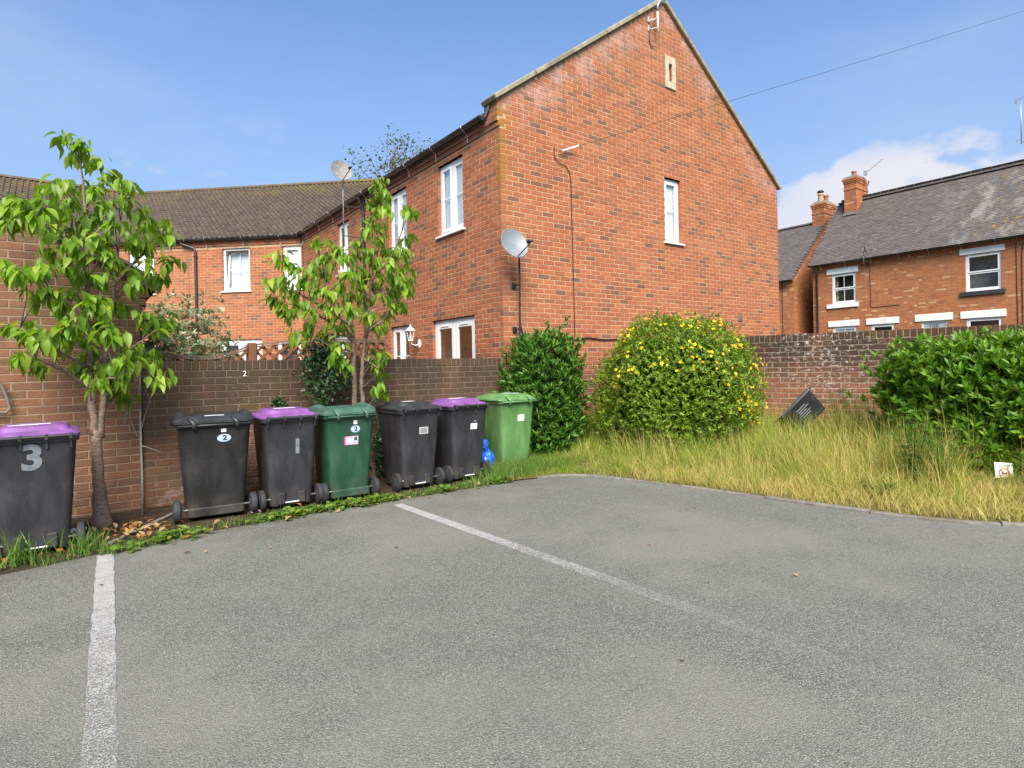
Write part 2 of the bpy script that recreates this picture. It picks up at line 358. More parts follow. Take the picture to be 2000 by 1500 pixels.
# ------------------------------------------------------------------ brickwork
BL, BH, JT = .215, .065, .010
def brick_unit(jit):
    """unit-ish brick: x 0..BL, y -depth..+.0 (front at y=0 facing -y), chamfered face; returns verts, faces (18 triangles)"""
    c = .0035; j = lambda: random.uniform(-jit, jit)
    D = .1025
    v = [(c+j(),0,c+j()),(BL-c+j(),0,c+j()),(BL-c+j(),0,BH-c+j()),(c+j(),0,BH-c+j()),
         (0,c,0),(BL,c,0),(BL,c,BH),(0,c,BH),(0,D,0),(BL,D,0),(BL,D,BH),(0,D,BH)]
    f = [(0,1,2,3)] + [(a, 4+a, 4+(a+1)%4, (a+1)%4) for a in range(4)] + [(4+a, 8+a, 8+(a+1)%4, 4+(a+1)%4) for a in range(4)]
    return v, f
def piece_mesh(mat, nm='brick', k=6):
    out = []
    for i in range(k):
        v, f = brick_unit(.0018); me = bpy.data.meshes.new(nm); me.from_pydata(v, [], f); me.update(); me.materials.append(mat); out.append(me)
    return out
def sub(iv, a, b):
    out = []
    for (p, q) in iv:
        if b <= p or a >= q: out.append((p, q)); continue
        if p < a: out.append((p, a))
        if q > b: out.append((b, q))
    return out
class Wall:
    """vertical wall face: origin (x,y), unit direction ux, bricks proud of a mortar core, openings (s0,s1,z0,z1)"""
    def __init__(s, thing_, org, ux, length, z0, z1, mats, opens=(), rangefn=None, bond=0, thick=.25, gauge=.075, seed=0, header=False, phase=0, drop=(None, None), trim=(.004, .004)):
        s.t = thing_; s.o = Vector((*org, 0)); s.u = Vector((*ux, 0)).normalized(); s.n = Vector((s.u.y, -s.u.x, 0)); s.L = length; s.z0 = z0; s.z1 = z1
        s.mats = mats; s.op = [(a_, b_, z0 + round((c_-z0)/gauge)*gauge, z0 + round((d_-z0)/gauge)*gauge) for (a_, b_, c_, d_) in opens]; s.rf = rangefn; s.bond = bond; s.th = thick; s.ga = gauge; s.rs = random.Random(seed); s.header = header; s.trim = trim
        s.M = Matrix(((s.u.x, -s.n.x, 0, s.o.x), (s.u.y, -s.n.y, 0, s.o.y), (0, 0, 1, 0), (0, 0, 0, 1)))   # local (s, inward, z)
        s.bricks = []
        k = 0; z = z0
        while z + BH <= z1 + .002:
            lo, hi = (0, length) if not s.rf else s.rf(z + BH)
            if drop[0] == (k + bond) % 2: lo = max(lo, .1125)
            if drop[1] == (k + bond) % 2: hi = min(hi, length - .1125)
            if hi - lo > .03:
                iv = [(lo, hi)]
                for (a, b, c, d) in s.op:
                    if c < z + BH/2 < d: iv = sub(iv, a+.003, b-.003)
                st = [BL] if not header else [BL, .1025]
                off = (0 if (k + bond) % 2 == 0 else -.1125) if not header else (0 if k % 2 == 0 else -.17)
                x = off + phase + s.rs.uniform(-.003, .003); x -= math.ceil((x-lo)/(BL+JT))*(BL+JT) if x > lo else 0; i = k
                while x < hi:
                    ln = st[i % len(st)]; i += 1
                    for (p, q) in iv:
                        a, b = max(p, x), min(q, x + ln)
                        if b - a > .022: s.bricks.append((a, b - a, z))
                    x += ln + JT
            z += s.ga; k += 1
    def core(s, name='wall', top=None):
        m = MB(); P = .0035; L0, L1 = s.trim[0], s.L - s.trim[1]
        zs = sorted({s.z0, s.z1, *[min(max(c, s.z0), s.z1) for o in s.op for c in o[2:]]}); xs = sorted({L0, L1, *[min(max(c, 0), s.L) for o in s.op for c in o[:2]]})
        for i in range(len(xs)-1):
            for j in range(len(zs)-1):
                cx, cz = (xs[i]+xs[i+1])/2, (zs[j]+zs[j+1])/2
                if any(a < cx < b and c < cz < d for (a, b, c, d) in s.op): continue
                if s.rf:
                    continue
                m.box((xs[i], P, zs[j]), (xs[i+1], s.th, zs[j+1]), M=s.M)
        if s.rf: m.v = []; m.f = []; m.r = []; s.core_gable(m, P)
        return m.build(name, s.mats[2], s.t)
    def core_gable(s, m, P):
        # strips between opening edges, each clipped by the gable top
        xs = sorted({s.trim[0], s.L-s.trim[1], s.apex, *[c for o in s.op for c in o[:2]]})
        for i in range(len(xs)-1):
            a, b = xs[i], xs[i+1]; cuts = [(s.z0, None)]
            segs = []; z = s.z0
            for (p, q, c, d) in sorted(s.op, key=lambda o: o[2]):
                if p < (a+b)/2 < q: segs.append((z, c)); z = d
            for (c, d) in segs: m.box((a, P, c), (b, s.th, d), M=s.M)
            ta, tb = s.topfn(a), s.topfn(b)
            v = [(a,P,z),(b,P,z),(b,s.th,z),(a,s.th,z),(a,P,ta),(b,P,tb),(b,s.th,tb),(a,s.th,ta)]
            m.add([s.M @ Vector(q) for q in v], [(0,3,2,1),(4,5,6,7),(0,1,5,4),(1,2,6,5),(2,3,7,6),(3,0,4,7)])
def lay(walls, thing_, n, mats, vis=None, nm='brick'):
    """nearest n bricks in view as objects of their own, the rest of the brickwork as one mass"""
    allb = []
    for wl_ in walls:
        for (a, ln, z) in wl_.bricks:
            p = wl_.M @ Vector((a + ln/2, 0, z + BH/2)); d = depth(p)
            h = vis(p) if vis else True
            allb.append((d if (h and d > .5) else 1e3 + d, wl_, a, ln, z))
    allb.sort(key=lambda q: q[0]); b0 = base(thing_)
    if n:
        pcs = piece_mesh(mats[1], nm)
        for (d, wl_, a, ln, z) in allb[:n]:
            o = bpy.data.objects.new(nm, random.choice(pcs)); C.objects.link(o); o.parent = thing_
            pr = random.uniform(-.0015, .0020)
            o.location = wl_.M @ Vector((a, -pr, z + random.uniform(-.001, .001))) - b0
            o.rotation_euler = (0, random.uniform(-.004, .004), math.atan2(wl_.u.y, wl_.u.x)); o.scale = (ln/BL, 1, 1)
    m = MB(); units = [brick_unit(.0018) for _ in range(12)]
    V = []; F = []; Rn = []
    for (d, wl_, a, ln, z) in allb[n:]:
        v, f = random.choice(units); k = ln/BL; pr = random.uniform(-.0015, .0020); nb = len(V)
        ox, oy = wl_.o.x - b0.x, wl_.o.y - b0.y; ux, uy = wl_.u.x, wl_.u.y; nx, ny = -wl_.n.x, -wl_.n.y
        for (x, y, zz) in v:
            x = a + x*k; y -= pr
            V.append((ox + ux*x + nx*y, oy + uy*x + ny*y, z + zz - b0.z))
        F += [tuple(i+nb for i in q) for q in f]; Rn += [random.random()]*len(f)
    if V:
        m.v, m.f, m.r = V, F, Rn
        o = m.build('brickwork', mats[0], thing_, local=True, kind='stuff' if n else None)
        return o
def rect_frame(m, M_, x0, x1, z0, z1, wd, y0, y1, bev=.006):
    """four-sided frame in the wall's local (s, inward, z)"""
    m.bbox((x0,y0,z0),(x0+wd,y1,z1), bev, M=M_); m.bbox((x1-wd,y0,z0),(x1,y1,z1), bev, M=M_)
    m.bbox((x0+wd,y0,z0),(x1-wd,y1,z0+wd), bev, M=M_); m.bbox((x0+wd,y0,z1-wd),(x1-wd,y1,z1), bev, M=M_)
def window(wl_, s0, s1, z0, z1, style='two', back='curtain', setb=.055, sill=True, bar=True, name='window', tilt=False, sillmat='white', sproud=.045, glassback=.048):
    """upvc casement in an opening: frame part with sashes, panes, glazing bars, sill as sub-parts"""
    z0 = wl_.z0 + round((z0-wl_.z0)/wl_.ga)*wl_.ga; z1 = wl_.z0 + round((z1-wl_.z0)/wl_.ga)*wl_.ga
    if tilt: glassback = .21
    t, Mw = wl_.t, wl_.M; m = MB()
    rect_frame(m, Mw, s0+.003, s1-.003, z0+.003, z1-.003, .058, setb, setb+.06)
    fr = m.build(name, M['white'], t)
    x0, x1, c0, c1 = s0+.061, s1-.061, z0+.061, z1-.061
    if style in ('two', 'door'):
        md = (s0+s1)/2
        if style == 'two':
            mm = MB(); mm.bbox((md-.028,setb+.004,c0),(md+.028,setb+.056,c1), .005, M=Mw); mm.build('mullion', M['white'], fr)
            cells = [(x0, md-.028), (md+.028, x1)]
        else: cells = [(x0, md-.003), (md+.003, x1)]
    elif style == 'sash': cells = [(x0, x1)]
    else: cells = [(x0, x1)]
    for i, (a, b) in enumerate(cells):
        sw = .048 if style != 'door' else .095
        rows = [(c0, c1)] if style != 'sash' else [(c0, (c0+c1)/2-.004), ((c0+c1)/2+.004, c1)]
        for r_, (q0, q1) in enumerate(rows):
            Ms = Mw
            if tilt:                                    # tilted vent: leans inward at the top
                Ms = Mw @ Matrix.Translation((0, setb, q0)) @ Matrix.Rotation(R(-7), 4, 'X') @ Matrix.Translation((0, -setb, -q0))
            yo = setb-.012 if (i == 0 or style == 'door') else setb+.006
            if style == 'sash': yo = setb-.004 + (0 if r_ else .022)
            if tilt: yo = setb+.03
            m = MB(); rect_frame(m, Ms, a+.002, b-.002, q0+.002, q1-.002, sw, yo, yo+.045)
            sh = m.build('sash', M['white'], fr)
            m = MB(); m.box((a+sw-.004, yo+.018, q0+sw-.004), (b-sw+.004, yo+.024, q1-sw+.004), M=Ms); m.build('pane', M['glass'], fr)
            if bar and style != 'door':
                m = MB(); zc = q0 + (q1-q0)*.52
                if style != 'sash': m.box((a+sw-.002, yo+.010, zc-.010), (b-sw+.002, yo+.017, zc+.010), M=Ms)
                if style == 'sash' or tilt: m.box(((a+b)/2-.010, yo+.008, q0+sw-.003), ((a+b)/2+.010, yo+.0165, q1-sw+.003), M=Ms)
                m.build('glazing_bar', M['white'], fr)
            if style == 'door':
                m = MB(); m.bbox(((a+b)/2-.13, yo-.012, q1-.06), ((a+b)/2+.13, yo+.002, q1-.035), .003, M=Ms); m.build('trickle_vent', M['white'], fr)
    m = MB(); yb = setb + glassback
    if back == 'curtain':      # gathered net
        n = 40; vs_ = []; 
        for i in range(n+1):
            x = s0 + (s1-s0)*i/n; y = yb + .012*math.sin(i*1.9) + .006*math.sin(i*4.3)
            vs_ += [Mw @ Vector((x, y, z0)), Mw @ Vector((x, y, z1))]
        m.add(vs_, [(2*i, 2*i+2, 2*i+3, 2*i+1) for i in range(n)])
        m.build('curtain', M['curtain'], t, smooth=True)
    else:
        m.box((s0-.02, wl_.th+.35, z0-.02), (s1+.02, wl_.th+.40, z1+.02), M=Mw)
        for (a, b, c, d) in ((s0-.02, s0-.01, z0, z1), (s1+.01, s1+.02, z0, z1)): m.box((a, wl_.th, c), (b, wl_.th+.35, d), M=Mw)
        m.box((s0-.02, wl_.th, z1+.01), (s1+.02, wl_.th+.35, z1+.02), M=Mw); m.box((s0-.02, wl_.th, z0-.02), (s1+.02, wl_.th+.35, z0-.01), M=Mw)
        m.build('room', M[back], t)
    if sill:
        m = MB(); m.bbox((s0-.05, -sproud, z0-.035), (s1+.05, setb+.004, z0+.001), .006, M=Mw); m.build('sill', M[sillmat], fr)
    return fr
def gutter(t, pts, inner, name='gutter', rad=.058, mat='gutter'):
    """half-round gutter swept along pts (at rim height), with its rod brackets"""
    pts = [Vector(p) for p in pts]; m = MB(); n = 7; vs_ = []
    for i, p in enumerate(pts):
        d = (pts[min(i+1, len(pts)-1)] - pts[max(i-1, 0)]).normalized(); q = d.cross(up).normalized()
        for rr in (rad, rad-.006):
            for k in range(n):
                a = math.pi*k/(n-1); vs_.append(p + q*math.cos(a)*rr - up*math.sin(a)*rr)
    fs = []
    st = 2*n
    for i in range(len(pts)-1):
        for k in range(n-1):
            fs.append((i*st+k, i*st+k+1, (i+1)*st+k+1, (i+1)*st+k)); fs.append((i*st+n+k, (i+1)*st+n+k, (i+1)*st+n+k+1, i*st+n+k+1))
        fs.append((i*st, (i+1)*st, (i+1)*st+n, i*st+n)); fs.append((i*st+n-1, i*st+2*n-1, (i+1)*st+2*n-1, (i+1)*st+n-1))
    fs += [tuple(range(n)), tuple((len(pts)-1)*st+k for k in range(n))[::-1]]
    m.add(vs_, fs); g_ = m.build(name, M[mat], t, smooth=True); smooth_by_angle(g_, 50)
    for i in range(len(pts)-1):
        a, b = pts[i], pts[i+1]; L = (b-a).length; k = max(1, int(L/.95)); d = (b-a).normalized(); q = Vector(inner[i])
        for j in range(k):
            p = a + d*(L*(j+.5)/k); m = MB()
            m.tube([p - q*(rad+.004) + up*.004, p - q*(rad+.008) - up*.03, p - up*(rad+.012), p + q*.05 - up*(rad+.07), p + q*.055 - up*(rad+.14)], .005, 5)
            m.box((-.012,-.004,-.02),(.012,.004,.02), M=Matrix.Translation(p + q*.055 - up*(rad+.15)))
            m.build('bracket', M['steel'], g_)
    return g_
def tiled_roof(t, e0, e1, r0, r1, gauge, tw, mat, n_obj=0, style='roll', name='roof', ridge=True, ridge_mat=None):
    """slope between eave e0-e1 and ridge r0-r1 laid with separate tiles over a deck"""
    e0, e1, r0, r1 = map(Vector, (e0, e1, r0, r1)); ud = (e1-e0).normalized(); nrm = ud.cross(r0-e0).normalized()
    if nrm.z < 0: nrm = -nrm
    vd = nrm.cross(ud).normalized()
    if vd.z < 0: vd = -vd
    H = (r0-e0).dot(vd); u0r, u1r = (r0-e0).dot(ud), (r1-e0).dot(ud); L = (e1-e0).length
    m = MB(); dn = nrm*-.03
    v = [e0, e1, r1, r0]; m.add([p+dn for p in v] + [p+dn*3 for p in v], [(0,1,2,3),(7,6,5,4),(0,4,5,1),(1,5,6,2),(2,6,7,3),(3,7,4,0)])
    deck = m.build(name, mat, t)
    rows = int(H/gauge); tiles = []
    prof = [(0,.0),(.16,.0),(.28,.030),(.46,.046),(.64,.030),(.76,.0),(1.0,.002)] if style == 'roll' else [(0,0),(1,0)]
    lip = .022 if style == 'roll' else .012
    for k in range(rows+1):
        v0 = k*gauge; f = min(1, (v0+gauge*.5)/H); a, b = u0r*f, L + (u1r-L)*f; off = 0 if style == 'roll' else (tw/2 if k % 2 else 0)
        i0 = math.floor((a-off)/tw)
        for i in range(i0, int((b-off)/tw)+1):
            x = off + i*tw
            if x + tw*.5 < a or x + tw*.5 > b: continue
            tiles.append((x, v0, k))
    tiles.sort(key=lambda q: depth(e0 + ud*q[0] + vd*q[1]))
    ov = gauge*1.18
    def tile_v(j=.0):
        vv = []
        for (px, h) in prof: vv.append((px*(tw-.004)+.002, -.01+j, h+lip))       # lower edge (top)
        for (px, h) in prof: vv.append((px*(tw-.004)+.002, ov, h))               # upper edge
        for (px, h) in prof: vv.append((px*(tw-.004)+.002, -.01+j, h+lip-.014))   # lower edge (underside)
        n = len(prof); ff = [(i, i+1, n+i+1, n+i) for i in range(n-1)] + [(2*n+i, 2*n+i+1, i+1, i) for i in range(n-1)]
        ff += [(2*n, 0, n), (3*n-1, 2*n-1, n-1)]
        return vv, ff
    B = Matrix((( ud.x, vd.x, nrm.x), (ud.y, vd.y, nrm.y), (ud.z, vd.z, nrm.z))); b0 = base(t)
    vv, ff = tile_v(); mm = MB()
    if n_obj:
        me = bpy.data.meshes.new('tile'); me.from_pydata(vv, [], ff); me.attributes.new('rnd', 'FLOAT', 'FACE').data.foreach_set('value', [random.random()]*len(ff))
        mes = []
        for q in range(5):
            m2 = me.copy(); m2.attributes['rnd'].data.foreach_set('value', [q/4]*len(ff)); m2.materials.append(mat); m2.update(); mes.append(m2)
        E_ = B.to_euler()
        for (x, y, k) in tiles[:n_obj]:
            o = bpy.data.objects.new('tile', random.choice(mes)); C.objects.link(o); o.parent = deck
            o.location = e0 + ud*x + vd*(y+random.uniform(-.006,.006)) + nrm*random.uniform(0,.004) - b0; o.rotation_euler = E_
    e0l = e0 - b0
    for (x, y, k) in tiles[n_obj:]:
        jy = random.uniform(-.006,.006); jz = random.uniform(0,.005); jt = random.uniform(-.012,.012)
        nb = len(mm.v)
        for (px, py, pz) in vv:
            q = e0l + ud*(x+px) + vd*(y+py+jy) + nrm*(pz+jz+jt*px); mm.v.append((q.x,q.y,q.z))
        mm.f += [tuple(i+nb for i in f) for f in ff]; mm.r += [random.random()]*len(ff)
    o = mm.build('tiling', mat, deck, local=True, kind='stuff', smooth=False)
    if ridge:
        rd = (r1-r0).normalized(); RL = (r1-r0).length; k = max(1, int(RL/.45)); q = rd.cross(up).normalized()
        for i in range(k):
            p0, p1 = r0 + rd*(RL*i/k+.004), r0 + rd*(RL*(i+1)/k-.004); vs_ = []
            for p in (p0, p1):
                for rr in (.125, .105):
                    for a in range(7):
                        an = math.pi*a/6; vs_.append(p + q*math.cos(an)*rr + up*(math.sin(an)*rr*.8 - .02 + (.006 if p is p0 else 0)))
            fs = []
            for a in range(6): fs.append((a, a+1, 14+a+1, 14+a)); fs.append((7+a, 21+a, 21+a+1, 7+a+1)); fs.append((a, 7+a, 7+a+1, a+1)); fs.append((14+a, 14+a+1, 21+a+1, 21+a))
            m = MB(); m.add(vs_, fs, random.random()); m.build('ridge_tile', ridge_mat or mat, deck)
    return deck
def downpipe(t, pts, rad=.034, mat='gutter', name='downpipe', collars=()):
    m = MB(); m.tube(pts, rad, 10); o = m.build(name, M[mat], t, smooth=True); smooth_by_angle(o, 50)
    for p in collars:
        m = MB(); m.lathe([(rad+.003, -.03), (rad+.010, -.025), (rad+.010, .025), (rad+.003, .03)], p, n=10); m.build('collar', M[mat], o)
    return o
# ================================================================== the setting: ground
def asphalt_mat():
    m, nt, b = nmat('asphalt'); g = G(nt); p = g.pos()
    v = g.voro(p, 165, 'Color'); d = g.voro(p, 165); v2 = g.voro(p, 300, 'Color')
    r = g.m('ADD', g.m('MULTIPLY', g.sep(v)[0], .6), g.m('MULTIPLY', g.sep(v2)[1], .4))
    c = g.ramp(r, [(0,(.034,.035,.029)),(.28,(.112,.114,.095)),(.55,(.182,.184,.154)),(.8,(.265,.264,.220)),(1,(.48,.475,.41))])
    c = g.mix(g.rng(d, .40, .80, 0, .55), c, (.07,.069,.065))
    big = g.noise(g.map(p, (1,1,1)), .55, 6, .6); c = g.mix(g.rng(big, .42, .62, 0, .55), c, (.225,.219,.182))
    sm = g.noise(p, 2.4, 6, .65); c = g.mix(g.rng(sm, .46, .80, 0, .26), c, (.090,.090,.081))
    x, y, z = g.sep(p)
    silt = g.m('MULTIPLY', g.rng(y, 4.6, 5.5), g.rng(g.noise(p, 3.5, 6, .7), .38, .62)); c = g.mix(g.m('MULTIPLY', silt, .45), c, (.115,.098,.068))
    spot = g.rng(g.noise(g.map(p, (1,1,1), (7,3,0)), .9, 3, .5), .70, .82, 0, .18); c = g.mix(spot, c, (.075,.074,.066))
    c = g.mix(g.rng(g.noise(p, 7, 5, .7), .60, .75, 0, .35), c, (.30,.29,.25))
    g.link(c, b.inputs['Base Color']); b.inputs['Roughness'].default_value = .92; b.inputs['Specular IOR Level'].default_value = .3
    h = g.m('ADD', g.m('MULTIPLY', d, -1.0), g.m('MULTIPLY', g.noise(p, 240, 3), .35))
    g.link(g.bump(h, .7, .006), b.inputs['Normal']); return m
def line_mat():
    # worn road paint: the stone tops show through, more and more towards the trafficked end
    m, nt, b = nmat('road_paint'); g = G(nt); p = g.pos(); x, y, z = g.sep(p)
    d = g.voro(p, 165); col = g.sep(g.voro(p, 165, 'Color'))
    wear = g.rng(y, 5.3, .9, .0, .92, False)
    n = g.m('ADD', g.m('MULTIPLY', col[0], .42), g.m('ADD', g.m('MULTIPLY', g.noise(p, 30, 4, .7), .34), g.m('MULTIPLY', g.noise(p, 4, 4), .34)))
    a = g.rng(g.m('SUBTRACT', n, g.m('MULTIPLY', wear, .80)), .0, .34, .06, .80)
    c = g.mix(g.rng(g.noise(p, 12, 5), .3, .7), (.42,.41,.385), (.55,.535,.50)); c = g.mix(g.rng(d, .45, .8, 0, .6), c, (.14,.135,.13))
    g.link(c, b.inputs['Base Color']); b.inputs['Roughness'].default_value = .85; g.link(a, b.inputs['Alpha'])
    g.link(g.bump(g.m('MULTIPLY', d, -1.0), .6, .005), b.inputs['Normal']); return m
def soil_mat(name, a, b_, c_):
    m, nt, b = nmat(name); g = G(nt); p = g.pos(); n = g.noise(p, 9, 7, .7)
    c = g.ramp(n, [(.3,a),(.5,b_),(.7,c_)]); g.link(c, b.inputs['Base Color']); b.inputs['Roughness'].default_value = .95; b.inputs['Specular IOR Level'].default_value = .1
    g.link(g.bump(g.noise(p, 40, 6, .7), .9, .02), b.inputs['Normal']); return m
M['asphalt'] = asphalt_mat(); M['paint'] = line_mat()
M['soil'] = soil_mat('soil', (.030,.022,.015), (.060,.043,.028), (.105,.078,.052))
M['thatch'] = soil_mat('dry_thatch', (.07,.055,.022), (.15,.115,.045), (.24,.19,.085))
M['earth'] = soil_mat('earth', (.06,.07,.03), (.09,.09,.045), (.12,.11,.06))
M['kerb'] = plain('concrete_kerb', (.175,.160,.132), .92, .25, 14, .5, dirt=((.11,.10,.06), .7))
def flat_poly(name, pts, z, mat, kind='structure'):
    m = MB(); m.add([(x, y, z) for x, y in pts], [tuple(range(len(pts)))]); return m.build(name, mat, kind=kind)
flat_poly('ground', [(-600,-600),(600,-600),(600,600),(-600,600)], -.07, M['earth'])
KERB = [(4.05,5.60),(4.76,5.42),(5.01,5.06),(5.232,4.248),(5.394,3.414),(5.49,2.70),(5.67,1.94),(5.97,1.37),(6.5,.6),(7.4,-.3),(8.6,-1.0)]
WALLE = [(4.05,6.98),(4.9,6.98),(5.6,6.98),(6.7,6.98),(7.70,6.95),(8.08,5.6),(8.38,4.5),(8.66,3.45),(8.97,2.35),(9.35,.9),(9.85,-.9)]
def cr_pts(P, n):
    """Catmull-Rom samples with n steps per segment"""
    out = []; Q = [Vector(p) for p in P]; Q = [Q[0]*2-Q[1]] + Q + [Q[-1]*2-Q[-2]]
    for i in range(1, len(Q)-2):
        for k in range(n):
            t = k/n; a, b, c, d = Q[i-1:i+3]
            out.append(.5*((2*b) + (c-a)*t + (2*a-5*b+4*c-d)*t*t + (3*b-a-3*c+d)*t**3))
    return out + [Q[-2]]
KC = cr_pts(KERB, 6); WC = []
for i in range(len(WALLE)-1):
    for k in range(6): WC.append(Vector(WALLE[i]).lerp(Vector(WALLE[i+1]), k/6))
WC.append(Vector(WALLE[-1]))
bed_edge = [(-4,5.20),(-.44,5.30),(.11,5.42),(.24,5.37),(.85,5.55),(1.53,5.59),(2.33,5.60),(3.07,5.58),(4.05,5.60)]
asph = flat_poly('car_park', [(-14,5.0)] + bed_edge + [tuple(p) for p in KC[1:]] + [(12,-3),(12,-14),(-14,-14)], 0, M['asphalt'])
flat_poly('planting_bed', bed_edge + [(4.05,6.99),(-4,6.99)], -.006, M['soil'])
def zv(i, f):     # verge rises gently to the foot of the walls
    amp = .30*min(1, max(0, (i-4)/14)); t = min(1, max(0, f)); return .012 + amp*(t*t*(3-2*t)) + .02*t
m = MB(); NV = 10
for i in range(len(KC)):
    for j in range(NV+1):
        f = j/NV; p = KC[i].lerp(WC[i], f); m.v.append((p.x, p.y, zv(i, f) + random.uniform(-.012,.012)*(0 < j < NV)))
for i in range(len(KC)-1):
    for j in range(NV): a = i*(NV+1)+j; m.f.append((a, a+NV+1, a+NV+2, a+1)); m.r.append(0)
m.build('verge', M['thatch'], smooth=True, kind='structure')
# bay markings
for (a, b, wd) in (((2.545,5.40),(2.735,.95),.105), ((.155,5.36),(.02,1.9),.105)):
    a, b = Vector(a), Vector(b); d = (b-a).normalized(); q = Vector((-d.y, d.x))*wd/2; m = MB(); n = 40; vs_ = []
    for i in range(n+1):
        p = a.lerp(b, i/n); e1, e2 = random.uniform(-.004,.004), random.uniform(-.004,.004)
        vs_ += [(p.x+q.x*(1+e1*20), p.y+q.y*(1+e1*20), .004), (p.x-q.x*(1+e2*20), p.y-q.y*(1+e2*20), .004)]
    m.add(vs_, [(2*i, 2*i+1, 2*i+3, 2*i+2) for i in range(n)])
    m.build('bay_line', M['paint'], asph)
# kerb edging stones along the verge
kr = bpy.data.objects.new('kerb', None); C.objects.link(kr); tag(kr, kind='structure')
acc = 0; seg = []; cum = [0]
for i in range(3, len(KC)-1): cum.append(cum[-1] + (KC[i+1]-KC[i]).length)
def kpt(s):
    i = 0
    while i < len(cum)-2 and cum[i+1] < s: i += 1
    return KC[3+i].lerp(KC[4+i], (s-cum[i])/(cum[i+1]-cum[i]))
s_ = 0
while s_ + .5 < cum[-1]:
    ln = .905; ts = [s_ + ln*k/4 + (.004 if k == 0 else -.004 if k == 4 else 0) for k in range(5)]; ts = [min(t, cum[-1]) for t in ts]
    pts = [kpt(t) for t in ts]; m = MB(); vs_ = []; hz_ = random.uniform(.014,.030); tl = random.uniform(-.006,.006)
    for k, p in enumerate(pts):
        d = (kpt(min(ts[k]+.05, cum[-1])) - kpt(max(ts[k]-.05, 0))).normalized(); q = Vector((d.y, -d.x))
        if q.dot(Vector((1,.3))) < 0: q = -q
        h = hz_ + tl*(k-2)/2
        for (o_, z_) in ((-.004,-.05),(-.002,h-.010),(.008,h),(.046,h+.002),(.056,h-.01),(.056,-.05)): vs_.append((p.x+q.x*o_, p.y+q.y*o_, z_))
    fs = [(k*6+j, k*6+j+1, k*6+j+7, k*6+j+6) for k in range(4) for j in range(5)] + [tuple(range(6)), tuple(24+j for j in range(6))[::-1]]
    m.add(vs_, fs); m.build('kerb_stone', M['kerb'], kr); s_ += ln
# ================================================================== main house
house = thing('brick_house', (5.06,7.02,0), 'red brick end house with tall stone-coped gable towering over the bins', 'house')
HM = (M['house'], M['house_p'], M['house_mortar'])
AX, GT, EZ = 3.81, 8.06, 5.30                     # gable: half width, brick apex, brick height at the eaves
SL = (GT-EZ)/AX
g_op = [(3.72,4.19,3.60,4.78), (3.885,3.985,6.60,6.95)]
def gr(z):
    if z <= EZ: return (0, 2*AX)
    k = (z-EZ)/SL; return (k, 2*AX-k)
gab = Wall(house, (5.06,7.02), (1,0), 2*AX, 0, GT, HM, g_op, gr, drop=(1,None), trim=(.006,.0))
gab.apex = AX; gab.topfn = lambda s: EZ + SL*(AX-abs(s-AX)); gab.core()
FL = 16.37-7.02
def fy(y): return 16.37 - y
f_op = [(fy(8.88),fy(8.07),3.625,4.80),(fy(10.87),fy(10.08),3.625,4.80),(fy(13.74),fy(13.0),3.625,4.80),
        (fy(9.17),fy(7.80),.10,2.205),(fy(10.88),fy(10.08),.95,2.19),(fy(14.3),fy(12.85),.10,2.17),(fy(15.45),fy(14.9),1.2,2.17)]
fac = Wall(house, (5.06,16.37), (0,-1), FL, 0, 4.90, HM, f_op, phase=(FL-.215-.1125)%.225-.225, drop=(None,0), trim=(0,.006)); fac.core()
walls = [gab, fac]
for i, (o_, z_) in enumerate(((.022,4.90),(.044,4.975))):
    c_ = Wall(house, (5.06-o_,16.37), (0,-1), FL-.0, z_, z_+.075, HM, bond=i, thick=.10); walls.append(c_)
    m = MB(); m.box((.0,.006,z_), (FL-.004,.10,z_+.075), M=c_.M); m.build('corbel', HM[2], house)
cp = Wall(house, (5.016,7.30), (0,-1), .28, 5.05, 5.30, HM, bond=1, thick=.2); walls.append(cp); cp.core('kneeler')
m = MB(); m.box((5.064,7.30,4.90), (5.26,16.2,5.10)); m.build('wall_plate', M['fascia_black'], house)
lay(walls, house, 300, HM, vis=lambda p: p.z > 1.5 and (p.y < 7.1 or p.z > 1.5))
window(gab, 3.72,4.19,3.63,4.78, 'one', setb=.06)
window(fac, *f_op[0], 'two'); window(fac, *f_op[1], 'two'); window(fac, *f_op[2], 'two', back='room')
dr = window(fac, *f_op[3], 'door', back='room', sill=False, bar=False, name='french_door'); window(fac, *f_op[4], 'two', back='room')
window(fac, *f_op[5], 'door', back='room', sill=False, bar=False, name='french_door'); window(fac, *f_op[6], 'one', back='room')
